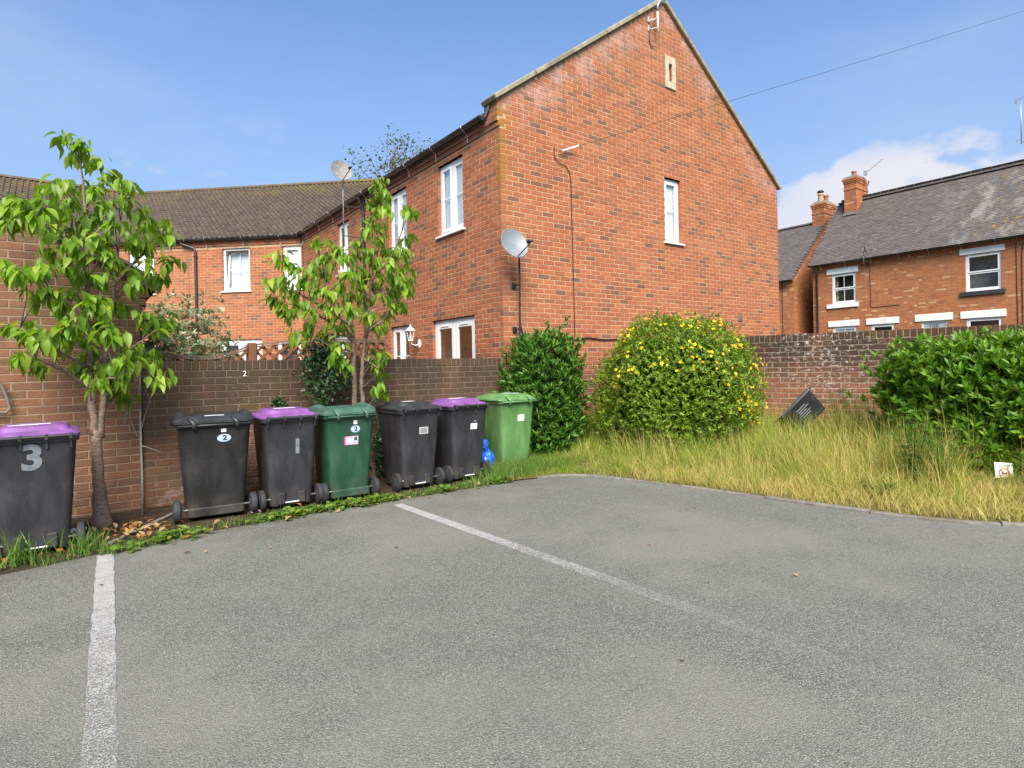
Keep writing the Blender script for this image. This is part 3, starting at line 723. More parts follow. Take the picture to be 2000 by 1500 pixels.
# stone slit in the gable, vent brick, copings
m = MB(); Y = 7.02; x0, x1, z0, z1 = 8.85, 9.14, 6.47, 7.07; a, b, c, d = 8.945, 9.045, 6.60, 6.93
for q in (((x0,z0),(a,z1)), ((b,z0),(x1,z1)), ((a,z0),(b,c)), ((a,d),(b,z1))): m.bbox((q[0][0],Y-.028,q[0][1]), (q[1][0],Y+.04 if q[0][0] > 8.9 else Y+.0,q[1][1]), .004)
so = m.build('stone_slit', M['cream'], house); m = MB(); m.box((a-.01,Y+.045,c-.01), (b+.01,Y+.12,d+.03)); m.build('slit_back', M['cream'], so)
m = MB(); m.bbox((11.08,Y-.012,2.20), (11.21,Y+.02,2.33), .004)
for k in range(4): m.box((11.09,Y-.016,2.215+k*.03), (11.20,Y-.011,2.225+k*.03))
m.build('air_brick', M['room'], house)
def coping(xa, za, xb, zb):
    L = math.hypot(xb-xa, zb-za); n = max(1, round(L/.98)); ang = math.atan2(zb-za, xb-xa)
    for k in range(n):
        Mx = Matrix.Translation((xa, 0, za)) @ Matrix.Rotation(-ang, 4, 'Y')
        m = MB(); m.bbox((L*k/n+.004, 6.955, 0), (L*(k+1)/n-.004, 7.33, .075), .012, M=Mx); m.build('coping_stone', M['stone'], house)
coping(4.965, EZ-.055, 8.862, 8.065); coping(12.78, EZ-.055, 8.878, 8.065)
m = MB(); m.add([(4.99,7.31,5.29),(4.99,7.31,5.06),(4.985,7.17,5.20),(4.985,7.17,5.29),(5.3,7.315,5.5)], [(0,1,2,3),(0,4,1)])
m.add([(5.0,7.33,5.02),(5.0,7.335,5.30),(8.8,7.335,8.06),(8.8,7.335,7.85)], [(0,1,2,3)]); m.build('lead_flashing', M['lead'], house)
tiled_roof(house, (4.97,7.34,5.09), (4.97,16.40,5.09), (8.87,7.34,7.80), (8.87,18.03,7.80), .20, .15, M['tile'])
tiled_roof(house, (12.77,18.2,5.09), (12.77,7.34,5.09), (8.87,18.03,7.80), (8.87,7.34,7.80), .40, .30, M['tile'], ridge=False)
gutter(house, [(4.93,7.29,5.10),(4.93,16.31,5.10)], [(1,0,0)])
downpipe(house, [(4.93,12.05,5.05),(4.93,12.05,4.98),(5.0,12.05,4.85),(5.02,12.05,4.7),(5.02,12.05,.1)], collars=[(5.02,12.05,4.55),(5.02,12.05,2.9)])
m = MB(); m.box((5.3,16.2,0), (12.68,16.3,5.1)); m.box((12.62,7.27,0),(12.68,16.3,5.1)); m.build('rear_wall', M['house_mortar'], house)
# ================================================================== the crescent beyond
w2u = Vector((.733,-.68)).normalized(); W2L = 6.515; w2o = (5.06-W2L*w2u.x, 16.37-W2L*w2u.y)
wing = thing('brick_house', (w2o[0],w2o[1],0), 'red brick house in the crescent behind the trellis, brown tiled roof and tilted-open window', 'house')
def ws(a, b, c, d): return (W2L-b, W2L-a, c, d)
w_op = [ws(1.55,2.36,3.63,4.79), ws(.06,.60,3.63,4.79), ws(4.42,5.20,3.63,4.79), ws(1.25,2.47,.1,2.25), ws(.12,.80,.1,2.17), ws(4.3,5.2,.9,2.2)]
wg = Wall(wing, w2o, tuple(w2u), W2L-.02, 0, 4.86, HM, w_op, bond=1); wg.core(); wl2 = [wg]
for i, (o_, z_) in enumerate(((.022,4.86),(.044,4.935))):
    c_ = Wall(wing, (w2o[0]+wg.n.x*o_, w2o[1]+wg.n.y*o_), tuple(w2u), W2L-.05, z_, z_+.075, HM, bond=i, thick=.1); wl2.append(c_)
    m = MB(); m.box((0,.006,z_), (W2L-.06,.10,z_+.075), M=c_.M); m.build('corbel', HM[2], wing)
lay(wl2, wing, 300, HM, vis=lambda p: p.z > 2.2)
window(wg, *w_op[0], 'one', tilt=True); window(wg, *w_op[1], 'one', back='curtain'); window(wg, *w_op[2], 'two')
window(wg, *w_op[3], 'door', back='room', sill=False, bar=False, name='french_door'); window(wg, *w_op[4], 'one', back='room', sill=False); window(wg, *w_op[5], 'two', back='room')
n2 = Vector((.68,.733)); ge = .14
def w2p(s, off, z): return (5.06 - s*w2u.x + n2.x*off, 16.37 - s*w2u.y + n2.y*off, z)
tiled_roof(wing, w2p(6.55,-.09,5.05), w2p(.02,-.09,5.05), w2p(8.01,3.81,7.70), w2p(-1.66,3.81,7.70), .20, .15, M['tile'], n_obj=300)
gutter(wing, [(4.93,16.33,5.06), w2p(6.6,-.13,5.06)], [(n2.x,n2.y,0)])
pp = [w2p(3.50,-.13,5.02), w2p(3.50,-.13,4.95), w2p(3.36,-.08,4.90), w2p(3.18,-.05,4.84), w2p(3.13,-.045,4.74), w2p(3.13,-.045,.1)]
downpipe(wing, pp, collars=[w2p(3.13,-.045,4.60), w2p(3.13,-.045,3.1)])
m = MB(); m.tube([w2p(3.37,-.006,4.85), w2p(3.37,-.006,2.6)], .006, 5); m.build('movement_joint', M['room'], wing)
far = thing('brick_house', (-4,20.8,0), 'far brown-roofed house at the left end of the crescent, behind the leafy tree', 'house')
fwl = Wall(far, (-9,20.8), (1,0), 9.28, 0, 5.0, HM, [(6.6,7.6,3.6,4.8)]); fwl.core(); lay([fwl], far, 0, HM); window(fwl, 6.6,7.6,3.6,4.8,'two')
tiled_roof(far, (-9,20.70,5.05), (.2,20.70,5.05), (-9,24.6,7.70), (1.78,24.6,7.70), .20, .15, M['tile'])
gutter(far, [(-9,20.66,5.06),(.12,20.66,5.06)], [(0,1,0)])
# ================================================================== garden wall by the bins
gwall = thing('garden_wall', (.53,7.0,0), 'low dark brick garden wall behind the bins, with upright coping bricks', 'wall')
GM = (M['garden'], M['garden_p'], M['garden_mortar'])
gw = Wall(gwall, (.53,7.0), (1,0), 4.50, -.125, 1.375, GM, thick=.215); gw.core()
lay([gw], gwall, 300, GM)
def coping_row(wl_, z, mats, jit=.002):
    x = 0; pcs = []
    for q in range(5):
        m = MB(); j = lambda: random.uniform(-.002,.002); m.bbox((0,-.004+j(),0+j()), (.065,.219+j(),.1025+j()), .006); 
        me = bpy.data.meshes.new('coping_brick'); me.from_pydata(m.v, [], m.f); me.materials.append(mats[1]); me.update(); pcs.append(me)
    b0 = base(wl_.t)
    while x + .065 < wl_.L:
        o = bpy.data.objects.new('coping_brick', random.choice(pcs)); C.objects.link(o); o.parent = wl_.t
        o.location = wl_.M @ Vector((x, random.uniform(-.002,.003), z + random.uniform(-.002,.002))) - b0; o.rotation_euler = (0, random.uniform(-.01,.01), math.atan2(wl_.u.y, wl_.u.x)); x += .0755
    m = MB(); m.box((0,.004,z-.012), (wl_.L,.211,z+.095), M=wl_.M); m.build('coping_mortar', mats[2], wl_.t)
coping_row(gw, 1.376, GM)
o = put('numeral', text_mesh('2', .085), M['whitepaint'], gwall, Vector((1.497,6.988,1.328)) - base(gwall), (R(90),0,0))
# ================================================================== garage at the left
gar = thing('garage', (.53,6.97,0), 'brown brick garage gable at the left edge, half hidden by the leafy cherry tree', 'garage')
AM = (M['garage'], M['garage_p'], M['garage_mortar'])
GX0 = -3.4; GL = .525-GX0; GA = GL - 3.0; GS = .59
def grr(z):
    if z <= 2.28: return (0, GL)
    k = (z-2.28)/GS; return (max(0, GL-6.0+k), GL-k)
ga = Wall(gar, (GX0,6.97), (1,0), GL, -.05, 2.28+GS*3.0, AM, rangefn=grr, bond=1); ga.apex = GA; ga.topfn = lambda s: 2.28 + GS*(3.0-abs(s-GA)); ga.core()
lay([ga], gar, 300, AM, vis=lambda p: p.x > -.75)
for k in range(4):
    m = MB(); m.bbox((.52,6.972,1.965+k*.075), (.535+.022*(k+1),7.20,2.03+k*.075), .004, random.random()); m.build('corbel_brick', M['garage'], gar)
m = MB(); m.box((.26,7.2,0), (.515,12.0,2.28)); m.box((-.2,11.8,0),(.5,12.0,2.28)); m.build('side_wall', M['garage_mortar'], gar)
vx = [(.68,2.24),(.525-3.0,2.24+.155*GS+3.0*GS+.0)]
m = MB(); dirv = Vector((-1,0,GS)).normalized(); L = 3.15*math.hypot(1,GS)
tiled_roof(gar, (.70,6.90,2.25), (.70,12.0,2.25), (.525-3.0,6.90,2.25+3.175*GS), (.525-3.0,12.0,2.25+3.175*GS), .30, .30, M['tile'])
m = MB(); Mv = Matrix.Translation((.70,6.90,2.20)) @ Matrix.Rotation(math.pi+math.atan(GS), 4, 'Y') 
for k in range(12):
    p = Vector((.68,0,2.225)) + dirv*.29*k; q = p + dirv*.28; nn = Vector((GS,0,1)).normalized()
    m.add([(p.x,6.89,p.z),(q.x,6.89,q.z),(q.x,7.2,q.z),(p.x,7.2,p.z)] + [(v.x+nn.x*.03, yy, v.z+nn.z*.03) for v, yy in ((p,6.89),(q,6.89),(q,7.2),(p,7.2))], [(0,1,2,3),(4,7,6,5),(0,4,5,1),(1,5,6,2),(2,6,7,3),(3,7,4,0)], random.random())
m.build('verge_tiles', M['tile'], gar)
# ================================================================== garden wall on the right
rwall = thing('garden_wall', (7.72,7.02,0), 'dark brick boundary wall behind the verge with flaking white stains and mossy coping', 'wall')
RM = (M['right'], M['right_p'], M['right_mortar'])
rw = Wall(rwall, (7.72,7.02), (.264,-.964), 8.6, -.085, 1.640, RM, thick=.215, bond=1); rw.core()
lay([rw], rwall, 300, RM, vis=lambda p: 2.9 < p.y < 5.5 and p.z > .2)
coping_row(rw, 1.640, RM)
# ================================================================== terrace across the road
TM = (M['terr'], M['terr_p'], M['terr_mortar'])
terr = thing('terrace_house', (26.2,12.95,0), 'orange brick terrace with white lintels and the numbered door, beyond the right wall', 'house')
TX = 26.2
def ty(y): return 12.95 - y
t_op = {'up1':(ty(12.14),ty(11.17),3.74,5.05), 'up2':(ty(7.41),ty(6.36),3.73,5.08), 'lo1':(ty(12.14),ty(11.17),1.3,2.79), 'lo2':(ty(10.62),ty(9.75),.8,2.79), 'door':(ty(8.84),ty(7.98),.7,2.78), 'lo3':(ty(7.41),ty(6.36),1.3,2.79)}
tw = Wall(terr, (TX,12.95), (0,-1), 11.0, 0, 5.42, TM, list(t_op.values()), header=True); tw.core(); tws = [tw]
for i, (o_, z_) in enumerate(((.03,5.30),(.055,5.375))): tws.append(Wall(terr, (TX-o_,12.95), (0,-1), 11.0, z_, z_+.075, TM, header=True, thick=.1, bond=i))
lay(tws, terr, 300, TM, vis=lambda p: p.z > 2.4)
def lintel(y0, y1, z0, z1, mat='whitepaint', pr=.035, name='lintel'):
    m = MB(); m.bbox((TX-pr,y1,z0), (TX+.1,y0,z1), .008); return m.build(name, M[mat], terr)
for (a, b, z0, z1) in ((12.335,11.065,5.027,5.275),(7.57,6.255,5.102,5.32),(12.31,11.065,2.777,3.03),(10.79,9.59,2.777,3.03),(9.04,7.81,2.777,3.045),(7.575,6.25,2.777,3.04)): lintel(a, b, z0, z1)
lintel(12.345,11.075,3.575,3.748,name='sill',pr=.07); lintel(7.56,6.25,3.590,3.748,'fascia_black',.07,'sill')
window(tw, *t_op['up1'], 'sash', back='room', sill=False, setb=.04); window(tw, *t_op['up2'], 'sash', back='blind', sill=False, bar=False, setb=.04)
window(tw, *t_op['lo1'], 'sash', back='curtain', sill=False, setb=.04); window(tw, *t_op['lo2'], 'one', back='room', sill=False, bar=False, setb=.04)
window(tw, *t_op['lo3'], 'sash', back='blind', sill=False, bar=False, setb=.04)
m = MB(); y1_, y0_ = 12.0, 11.80; m.add([(TX+.22, 12.10-.02*k, z) for k in range(8) for z in (3.75,5.04)], [(2*i,2*i+2,2*i+3,2*i+1) for i in range(7)]); m.build('curtain', M['curtain_warm'], terr)
a, b, c, d = t_op['door']; m = MB(); rect_frame(m, tw.M, a+.003, b-.003, c, d-.003, .06, .04, .10); dfr = m.build('door_frame', M['white'], terr)
m = MB(); m.bbox((a+.063,.06,c), (b-.063,.10,d-.063), .004, M=tw.M); dl = m.build('door', M['greydoor'], terr)
put('numerals', text_mesh('108', .23), M['numeral'], dl, Vector((TX+.052, (12.95-(a+b)/2)+.03, 2.565)) - base(terr), (R(90),0,R(-90)))
RZ, RX = 8.64, 28.9
tiled_roof(terr, (25.98,12.99,5.50), (25.98,1.95,5.50), (RX,12.99,RZ), (RX,1.95,RZ), .10, .165, M['tile_t'], style='plain', n_obj=0)
tiled_roof(terr, (31.8,1.95,5.50), (31.8,12.99,5.50), (RX,1.95,RZ), (RX,12.99,RZ), .4, .33, M['tile_t'], style='plain', ridge=False)
gutter(terr, [(25.93,13.0,5.50),(25.93,1.95,5.50)], [(1,0,0)])
downpipe(terr, [(25.95,12.74,5.44),(26.0,12.74,5.25),(26.14,12.74,5.1),(26.15,12.74,.1)], .04, collars=[(26.15,12.74,4.6),(26.15,12.74,2.9)])
sw = Wall(terr, (TX,12.95), (-1,0), 5.4, 0, 8.3, TM, rangefn=lambda z: (0,0)); sw.bricks = []
m = MB(); m.prism([(26.21,0),(31.6,0),(31.6,5.4),(RX,RZ-.12),(26.21,5.4)], 12.70, 12.95); m.build('end_wall', M['terr_mortar'], terr)
m = MB()
for pts in ([(26.19,11.0-.02,5.25),(26.19,10.62,5.2),(26.185,10.60,3.55),(26.19,10.55,3.47),(26.19,9.55,3.50)], [(26.19,5.95,5.3),(26.185,5.93,2.4)], [(26.19,5.75,5.25),(26.185,5.80,4.9),(26.185,5.80,2.4)]): m.tube(pts, .011, 5)
m.build('cable', M['black'], terr)
def chimney(t, x0, x1, y0, y1, zb, zt, pots, mats, seed):
    """brick stack with a string course, corbelled cap, mortar flaunching and pots"""
    r4 = ((x0,y1,0,-1,y1-y0), (x0,y0,1,0,x1-x0), (x1,y0,0,1,y1-y0)); wls = []
    m = MB(); m.box((x0+.006,y0+.006,zb), (x1-.006,y1-.006,zt)); ch = m.build('chimney', mats[2], t)
    lv = [(0,zb,zt-.52),(.022,zt-.52,zt-.445),(0,zt-.445,zt-.225),(.022,zt-.225,zt-.15),(.045,zt-.15,zt-.075),(.065,zt-.075,zt)]
    mm = MB()
    for (e, za, zc) in lv:
        if e: mm.box((x0-e+.006,y0-e+.006,za), (x1+e-.006,y1+e-.006,zc))
        for (sx, sy, ux, uy, L) in ((x0-e,y1+e,0,-1,y1-y0+2*e), (x0-e,y0-e,1,0,x1-x0+2*e)): wls.append(Wall(ch, (sx,sy), (ux,uy), L, za, zc+.001, mats, bond=int((za)*40) % 2, gauge=.075))
    mm.build('chimney_cap', mats[2], ch)
    lay(wls, ch, 0, mats)
    m = MB(); e = .03; cx, cy = (x0+x1)/2, (y0+y1)/2; vs_ = []
    for (k, zz) in ((1,0),(.93,.07),(.62,.16),(.45,.20)):
        for (sx, sy) in ((-1,-1),(1,-1),(1,1),(-1,1)): vs_.append((cx+sx*((x1-x0)/2+e)*k+random.uniform(-.02,.02), cy+sy*((y1-y0)/2+e)*k+random.uniform(-.02,.02), zt+zz))
    m.add(vs_, [(i*4+j, i*4+(j+1)%4, i*4+4+(j+1)%4, i*4+4+j) for i in range(3) for j in range(4)] + [(12,13,14,15)]); m.build('flaunching', M['kerb'], ch)
    for (px, py, h, rr, mt, cowl) in pots:
        m = MB(); m.lathe([(rr,zt+.1),(rr*.92,zt+.1+h*.75),(rr*1.15,zt+.1+h*.8),(rr*1.15,zt+.1+h*.92),(rr,zt+.1+h),(rr*.7,zt+.1+h),(rr*.7,zt+.1+h*.5)], (px,py,0), n=14); po = m.build('chimney_pot', M[mt], ch, smooth=True); smooth_by_angle(po)
        if cowl: m = MB(); m.lathe([(rr*.3,zt+h+.10),(rr*1.25,zt+h+.15),(rr*1.35,zt+h+.19),(rr*.7,zt+h+.25),(.01,zt+h+.26)], (px,py,0), n=14); m.build('cowl', M['black'], po, smooth=True)
    return ch
M['pot'] = plain('terracotta_pot', (.30,.12,.06), .85, .2, 8); M['potbuff'] = plain('buff_pot', (.42,.27,.13), .85, .15, 8)
chimney(terr, 28.2, 29.35, 11.92, 12.45, 7.8, 9.55, [(28.65,12.2,.30,.10,'pot',False)], TM, 1)
chimney(terr, 28.3, 29.4, 3.9, 4.9, 7.8, 9.75, [(28.6,4.3,.3,.1,'pot',False)], TM, 2)
m = MB(); m.add([(28.13,11.90,7.90),(28.13,12.50,7.90),(28.20,12.50,8.02),(28.20,11.90,8.02)], [(0,1,2,3)]); m.add([(28.18,11.9,7.88),(28.9,11.9,8.68),(28.9,11.86,8.74),(28.14,11.86,7.95)],[(0,1,2,3)]); m.build('lead_flashing', M['lead'], terr)
nb = thing('terrace_house', (26.2,13.81,0), 'orange brick neighbour across the alley, mostly hidden behind the end gable', 'house')
nw = Wall(nb, (TX,18.0), (0,-1), 18.0-13.81, 0, 5.05, TM, header=True); nw.core()
ns = Wall(nb, (TX,13.81), (1,0), 6.2, 0, 8.05, TM, rangefn=lambda z: (0,6.2) if z < 5.05 else ((z-5.05)*1.03, 6.2-(z-5.05)*1.03), header=True); ns.apex = 3.1; ns.topfn = lambda s: 5.05 + (3.1-abs(s-3.1))/1.03; ns.trim = (.006,0); ns.core('end_wall')
lay([nw, ns], nb, 0, TM)
tiled_roof(nb, (25.98,18.3,5.03), (25.98,13.77,5.03), (29.3,18.3,8.10), (29.3,13.77,8.10), .10, .165, M['tile_t'], style='plain')
gutter(nb, [(25.93,18.2,5.03),(25.93,13.8,5.03)], [(1,0,0)])
m = MB(); m.tube([(26.19,14.35,4.95),(26.185,14.35,.2)], .011, 5); m.build('cable', M['black'], nb)
chimney(nb, 29.1, 30.25, 13.78, 14.36, 7.5, 8.98, [(29.35,14.05,.42,.12,'potbuff',True),(29.8,14.0,.40,.11,'pot',False)], TM, 3)
# ================================================================== wheelie bins
def plastic(name, col, rough=.45, scuff=.25):
    m, nt, b = nmat(name); g = G(nt); p = g.obj()
    n = g.noise(g.map(p, (3,3,.8)), 3, 6, .65); n2 = g.noise(g.map(p, (40,40,4)), 3, 4, .6)
    c = g.mix(g.rng(n, .35, .7), tuple(x*.82 for x in col), tuple(min(1, x*1.2+.006) for x in col))
    c = g.mix(g.rng(n2, .60, .72, 0, scuff), c, tuple(min(1, x*1.2+.06) for x in col))
    drip = g.rng(g.noise(g.map(p, (14,14,.5)), 2.2, 5, .6), .58, .74, 0, .30); c = g.mix(drip, c, tuple(min(1, x*1.3+.045) for x in col))
    dust = g.m('MULTIPLY', g.rng(g.noise(p, 4, 6, .7), .48, .70), .13); c = g.mix(dust, c, (.14,.13,.115))
    low = g.m('MULTIPLY', g.rng(g.sep(p)[2], .28, .02), g.rng(g.noise(p, 9, 5), .35, .65, .1, .6)); c = g.mix(low, c, (.085,.075,.058))
    g.link(c, b.inputs['Base Color']); g.link(g.rng(n, .3, .7, rough-.06, rough+.14), b.inputs['Roughness'])
    g.link(g.bump(g.noise(p, 240, 2), .12, .002), b.inputs['Normal']); return m
M['bin_grey'] = plastic('bin_charcoal', (.027,.026,.030)); M['bin_black'] = plastic('bin_black', (.014,.0135,.0135)); M['bin_green'] = plastic('bin_dark_green', (.014,.070,.036))
M['bin_lgreen'] = plastic('bin_light_green', (.105,.235,.070)); M['lid_purple'] = plastic('lid_purple', (.205,.075,.255), .4); M['lid_black'] = plastic('lid_black', (.026,.026,.027), .4); M['lid_green'] = plastic('lid_faded_green', (.055,.125,.088), .42)
M['rubber'] = plain('rubber', (.028,.028,.030), .75, .25, 20, .2); M['hub'] = plain('wheel_hub', (.05,.05,.052), .5, .1, 10)
M['sticker'] = plain('sticker_white', (.72,.71,.69), .5, .06, 12, dirt=((.40,.38,.35), .4)); M['oval'] = plain('sticker_blue_grey', (.42,.50,.60), .45, .08, 14)
M['ink'] = plain('ink_dark', (.03,.032,.045), .6, .05, 5); M['pink'] = plain('sticker_pink', (.74,.50,.62), .45, .04, 8); M['magenta'] = plain('sticker_magenta', (.72,.05,.30), .45, .05, 8)
M['chalk'] = plain('faded_numeral', (.17,.185,.20), .7, .25, 20); M['greyblur'] = plain('sticker_grey', (.42,.42,.42), .6, .1, 10); M['redpaint'] = plain('sign_red', (.55,.035,.03), .5, .1, 6)
def rrect(hx, y0, y1, rd, z, n=4):
    out = []
    for (cx, cy, a0) in ((hx-rd, y1-rd, 0), (-hx+rd, y1-rd, 90), (-hx+rd, y0+rd, 180), (hx-rd, y0+rd, 270)):
        for k in range(n+1):
            a = R(a0 + 90*k/n); out.append((cx + rd*math.cos(a), cy + rd*math.sin(a), z))
    return out
def loft(rings, cap0=True, cap1=True):
    n = len(rings[0]); v = [p for r_ in rings for p in r_]; f = [(i*n+k, i*n+(k+1)%n, (i+1)*n+(k+1)%n, (i+1)*n+k) for i in range(len(rings)-1) for k in range(n)]
    if cap0: f.append(tuple(range(n))[::-1])
    if cap1: f.append(tuple((len(rings)-1)*n+k for k in range(n)))
    return v, f
TILT = math.atan(.065/.83)
def face_y(z): return -.205 - .065*(z-.03)/.83
def wheelie(label, x, y, rz, body, lid, style, decals, z=0, sc=1.0, wide=1.08, group='wheelie bins along the garden wall'):
    t = thing('wheelie_bin', (0,0,0), label, 'wheelie bin', group)
    B = MB(); B.add(*loft([rrect(.185,-.200,.205,.05,.030), rrect(.190,-.205,.21,.05,.06), rrect(.215,-.240,.245,.05,.48), rrect(.236,-.268,.272,.05,.84), rrect(.238,-.270,.274,.05,.845), rrect(.252,-.284,.288,.055,.852), rrect(.255,-.287,.291,.055,.880), rrect(.243,-.274,.278,.055,.886)], True, True))
    bo = B.build('body', body, t, local=True); smooth_by_angle(bo, 40)
    # lid
    if style == 'bar':
        L = loft([rrect(.252,-.262,.300,.07,.884), rrect(.262,-.272,.312,.075,.890), rrect(.262,-.272,.312,.075,.905), rrect(.245,-.255,.292,.07,.922), rrect(.205,-.205,.225,.06,.934), rrect(.185,-.180,.200,.05,.966), rrect(.165,-.160,.180,.05,.972)])
    else:
        L = loft([rrect(.255,-.278,.305,.07,.884), rrect(.268,-.288,.320,.075,.890), rrect(.268,-.288,.320,.075,.908), rrect(.245,-.262,.292,.07,.935), rrect(.205,-.225,.245,.06,.952), rrect(.160,-.200,.215,.05,.944), rrect(.14,-.18,.19,.05,.944)] if style == 'ears' else
                 [rrect(.255,-.278,.305,.07,.884), rrect(.272,-.292,.330,.06,.888), rrect(.270,-.290,.328,.06,.900), rrect(.235,-.262,.285,.06,.930), rrect(.170,-.215,.200,.05,.962), rrect(.15,-.20,.18,.05,.966)])
    m = MB(); m.add(*L); lo = m.build('lid', lid, t, local=True); smooth_by_angle(lo, 30)
    if style == 'ears':
        for s_ in (-1, 1):      # rounded shoulders of the lid, one over each side
            m = MB(); rings = []
            for k in range(9):
                q = k/8; yy = -.23 + .50*q; h = .012 + .055*math.sin(math.pi*min(1, q*.85+.12))**.8
                rings.append([(s_*(.222 + .036*math.cos(R(a))), yy, .925 + h*math.sin(R(a))*1.0 + (0 if math.sin(R(a)) > 0 else 0)) for a in range(0, 181, 30)] + [(s_*.186, yy, .91), (s_*.258, yy, .91)][::1])
            m.add(*loft(rings)); e_ = m.build('lid_shoulder', lid, lo, local=True); smooth_by_angle(e_, 45)
    if style in ('bar',):
        m = MB(); m.tube([(-.205,-.312,.898),(.205,-.312,.898)], .0135, 10); h_ = m.build('handle', M['bin_grey'] if body != M['bin_black'] else body, t, local=True, smooth=True); smooth_by_angle(h_, 50)
        for xx in (-.205,-.07,.07,.205):
            m = MB(); m.bbox((xx-.012,-.326,.868), (xx+.012,-.270,.914), .006); m.bbox((xx-.008,-.284,.80), (xx+.008,-.262,.87), .004); m.build('hinge_lug', body, t, local=True)
    else:
        for xx in (-.14, .14):
            m = MB(); m.tube([(xx-.035,-.262,.935),(xx-.02,-.290,.925),(xx,-.318,.895),(xx,-.315,.860),(xx,-.285,.83)], [.012,.016,.018,.016,.010], 8); h_ = m.build('hinge_lug', lid, t, local=True, smooth=True)
        m = MB(); m.tube([(-.24,-.300,.872),(.24,-.300,.872)], .012, 8); m.build('handle', body, t, local=True, smooth=True)
        m = MB(); m.bbox((-.275,.20,.845), (-.235,.335,.885), .010); m.bbox((.235,.20,.845), (.275,.335,.885), .010); m.bbox((-.275,.30,.850), (.275,.345,.886), .012); m.build('lip', body, t, local=True)
    if style != 'noaxle':
        m = MB(); m.tube([(-.262,-.185,.10),(.262,-.185,.10)], .010, 8); ax = m.build('axle', M['steel'], t, local=True, smooth=True)
        for s_ in (-1, 1):
            m = MB(); m.lathe([(.045,-.024),(.084,-.024),(.097,-.018),(.100,-.006),(.100,.006),(.097,.018),(.084,.024),(.045,.024)], (s_*.252,-.185,.10), 'x', 22); w_ = m.build('wheel', M['rubber'], t, local=True); smooth_by_angle(w_, 30)
            m = MB(); m.lathe([(.010,-.030),(.040,-.028),(.058,-.0255),(.058,.0255),(.040,.028),(.010,.030)], (s_*.252,-.185,.10), 'x', 16); m.build('rim', M['hub'], w_, local=True)
        if style == 'bar':
            m = MB()
            for (a, b) in ((-.12,-.055),(.055,.12)): m.bbox((a,-.232,.045), (b,-.195,.155), .008)
            m.bbox((-.055,-.2055,.11),(.055,-.200,.155),.002); m.build('foot', body, t, local=True)
            m = MB(); m.box((-.054,-.2085,.056),(.054,-.2035,.109)); m.build('foot_notch_shade', M['ink'], t, local=True)  # dark plate standing for a notch, its shade put into the colour
            m = MB(); m.tube([(-.06,-.228,.062),(.06,-.228,.062)], .006, 6); m.build('foot_bar', M['sticker'], t, local=True)
        else:
            m = MB(); m.bbox((-.188,-.222,.03),(.188,-.195,.115), .010); m.build('foot', body, t, local=True)
    def flat(nm, x0, x1, z0, z1, mat, lift=.0015, par=bo):
        Mf = Matrix.Translation((0, face_y((z0+z1)/2), (z0+z1)/2)) @ Matrix.Rotation(TILT, 4, 'X'); h = (z1-z0)/2
        m = MB(); m.box((x0,-lift-.0012,-h), (x1,-lift+.002,h), M=Mf); return m.build(nm, mat, par, local=True)
    def txt(s, xx, zz, size, mat, lift=.0035, nm='numeral', sx=1, bold=0): 
        return put(nm, text_mesh(s, size, bold=bold), mat, bo, Vector((xx, face_y(zz)-lift, zz)), (R(90)+TILT,0,0), (sx,1,1))
    def oval(xx, zz):
        Mf = Matrix.Translation((xx, face_y(zz)-.001, zz)) @ Matrix.Rotation(TILT, 4, 'X'); m = MB()
        m.prism([(.046*math.cos(2*math.pi*k/24), .036*math.sin(2*math.pi*k/24)) for k in range(24)], -.0015, .002, M=Mf); m.build('number_sticker', M['oval'], bo, local=True)
    for d in decals:
        if d[0] == 'num': txt(d[1], d[2], d[3], d[4], d[5], bold=d[4]*.035)
        if d[0] == 'oval': oval(d[1], d[2]); txt('2', d[1]+.004, d[2], .062, M['ink'], bold=.002)
        if d[0] == 'plate': flat('label', *d[1:5], d[5])
        if d[0] == 'lid':
            m = MB(); m.box((d[1],d[2],d[5]), (d[3],d[4],d[5]+.002)); m.build('lid_sticker', M['sticker'], lo, local=True)
        if d[0] == 'scrawl':
            m = MB(); rs = random.Random(4); zt = d[3]
            pts = [(d[1] + rs.uniform(0,.20), d[2] + rs.uniform(0,.055)) for _ in range(9)]
            m.box((d[1]+.01,d[2],zt),(d[1]+.15,d[2]+.045,zt+.002)); m.box((d[1]+.05,d[2]+.02,zt+.0005),(d[1]+.22,d[2]+.075,zt+.0025)); m.box((d[1]-.02,d[2]-.02,zt+.001),(d[1]+.09,d[2]+.02,zt+.003)); m.build('lid_sticker', M['sticker'], lo, local=True)
        if d[0] == 'info':
            flat('label', -.068,.068,.575,.660, M['pink']); flat('label_edge', -.070,-.056,.575,.660, M['magenta'], .0025); flat('label_panel', -.05,.015,.595,.637, M['sticker'], .0025)
            for k in range(3): flat('label_print', -.05,.012,.5875+k*.0195+(.028 if k == 2 else 0),.5885+k*.0195+(.028 if k == 2 else 0), M['magenta'], .003)
            flat('label_picture', .028,.058,.592,.652, M['bin_green'], .0025); flat('label_picture', .033,.053,.596,.615, M['sticker'], .003)
        if d[0] == 'lines':
            for k in range(3): flat('label_print', d[1], d[2], d[3]-k*.011, d[3]-k*.011+.003, M['greyblur'], .003)
    t.location = (x, y, z); t.rotation_euler[2] = rz; t.scale = (sc*wide, sc*1.10, sc)
    return t
W = wheelie
W('charcoal wheelie bin with purple lid and faded number 3, at the left edge', -.265, 5.93, R(1), M['bin_grey'], M['lid_purple'], 'bar', [('num','3',-.012,.735,.26,M['chalk']), ('scrawl',-.13,-.05,.972)])
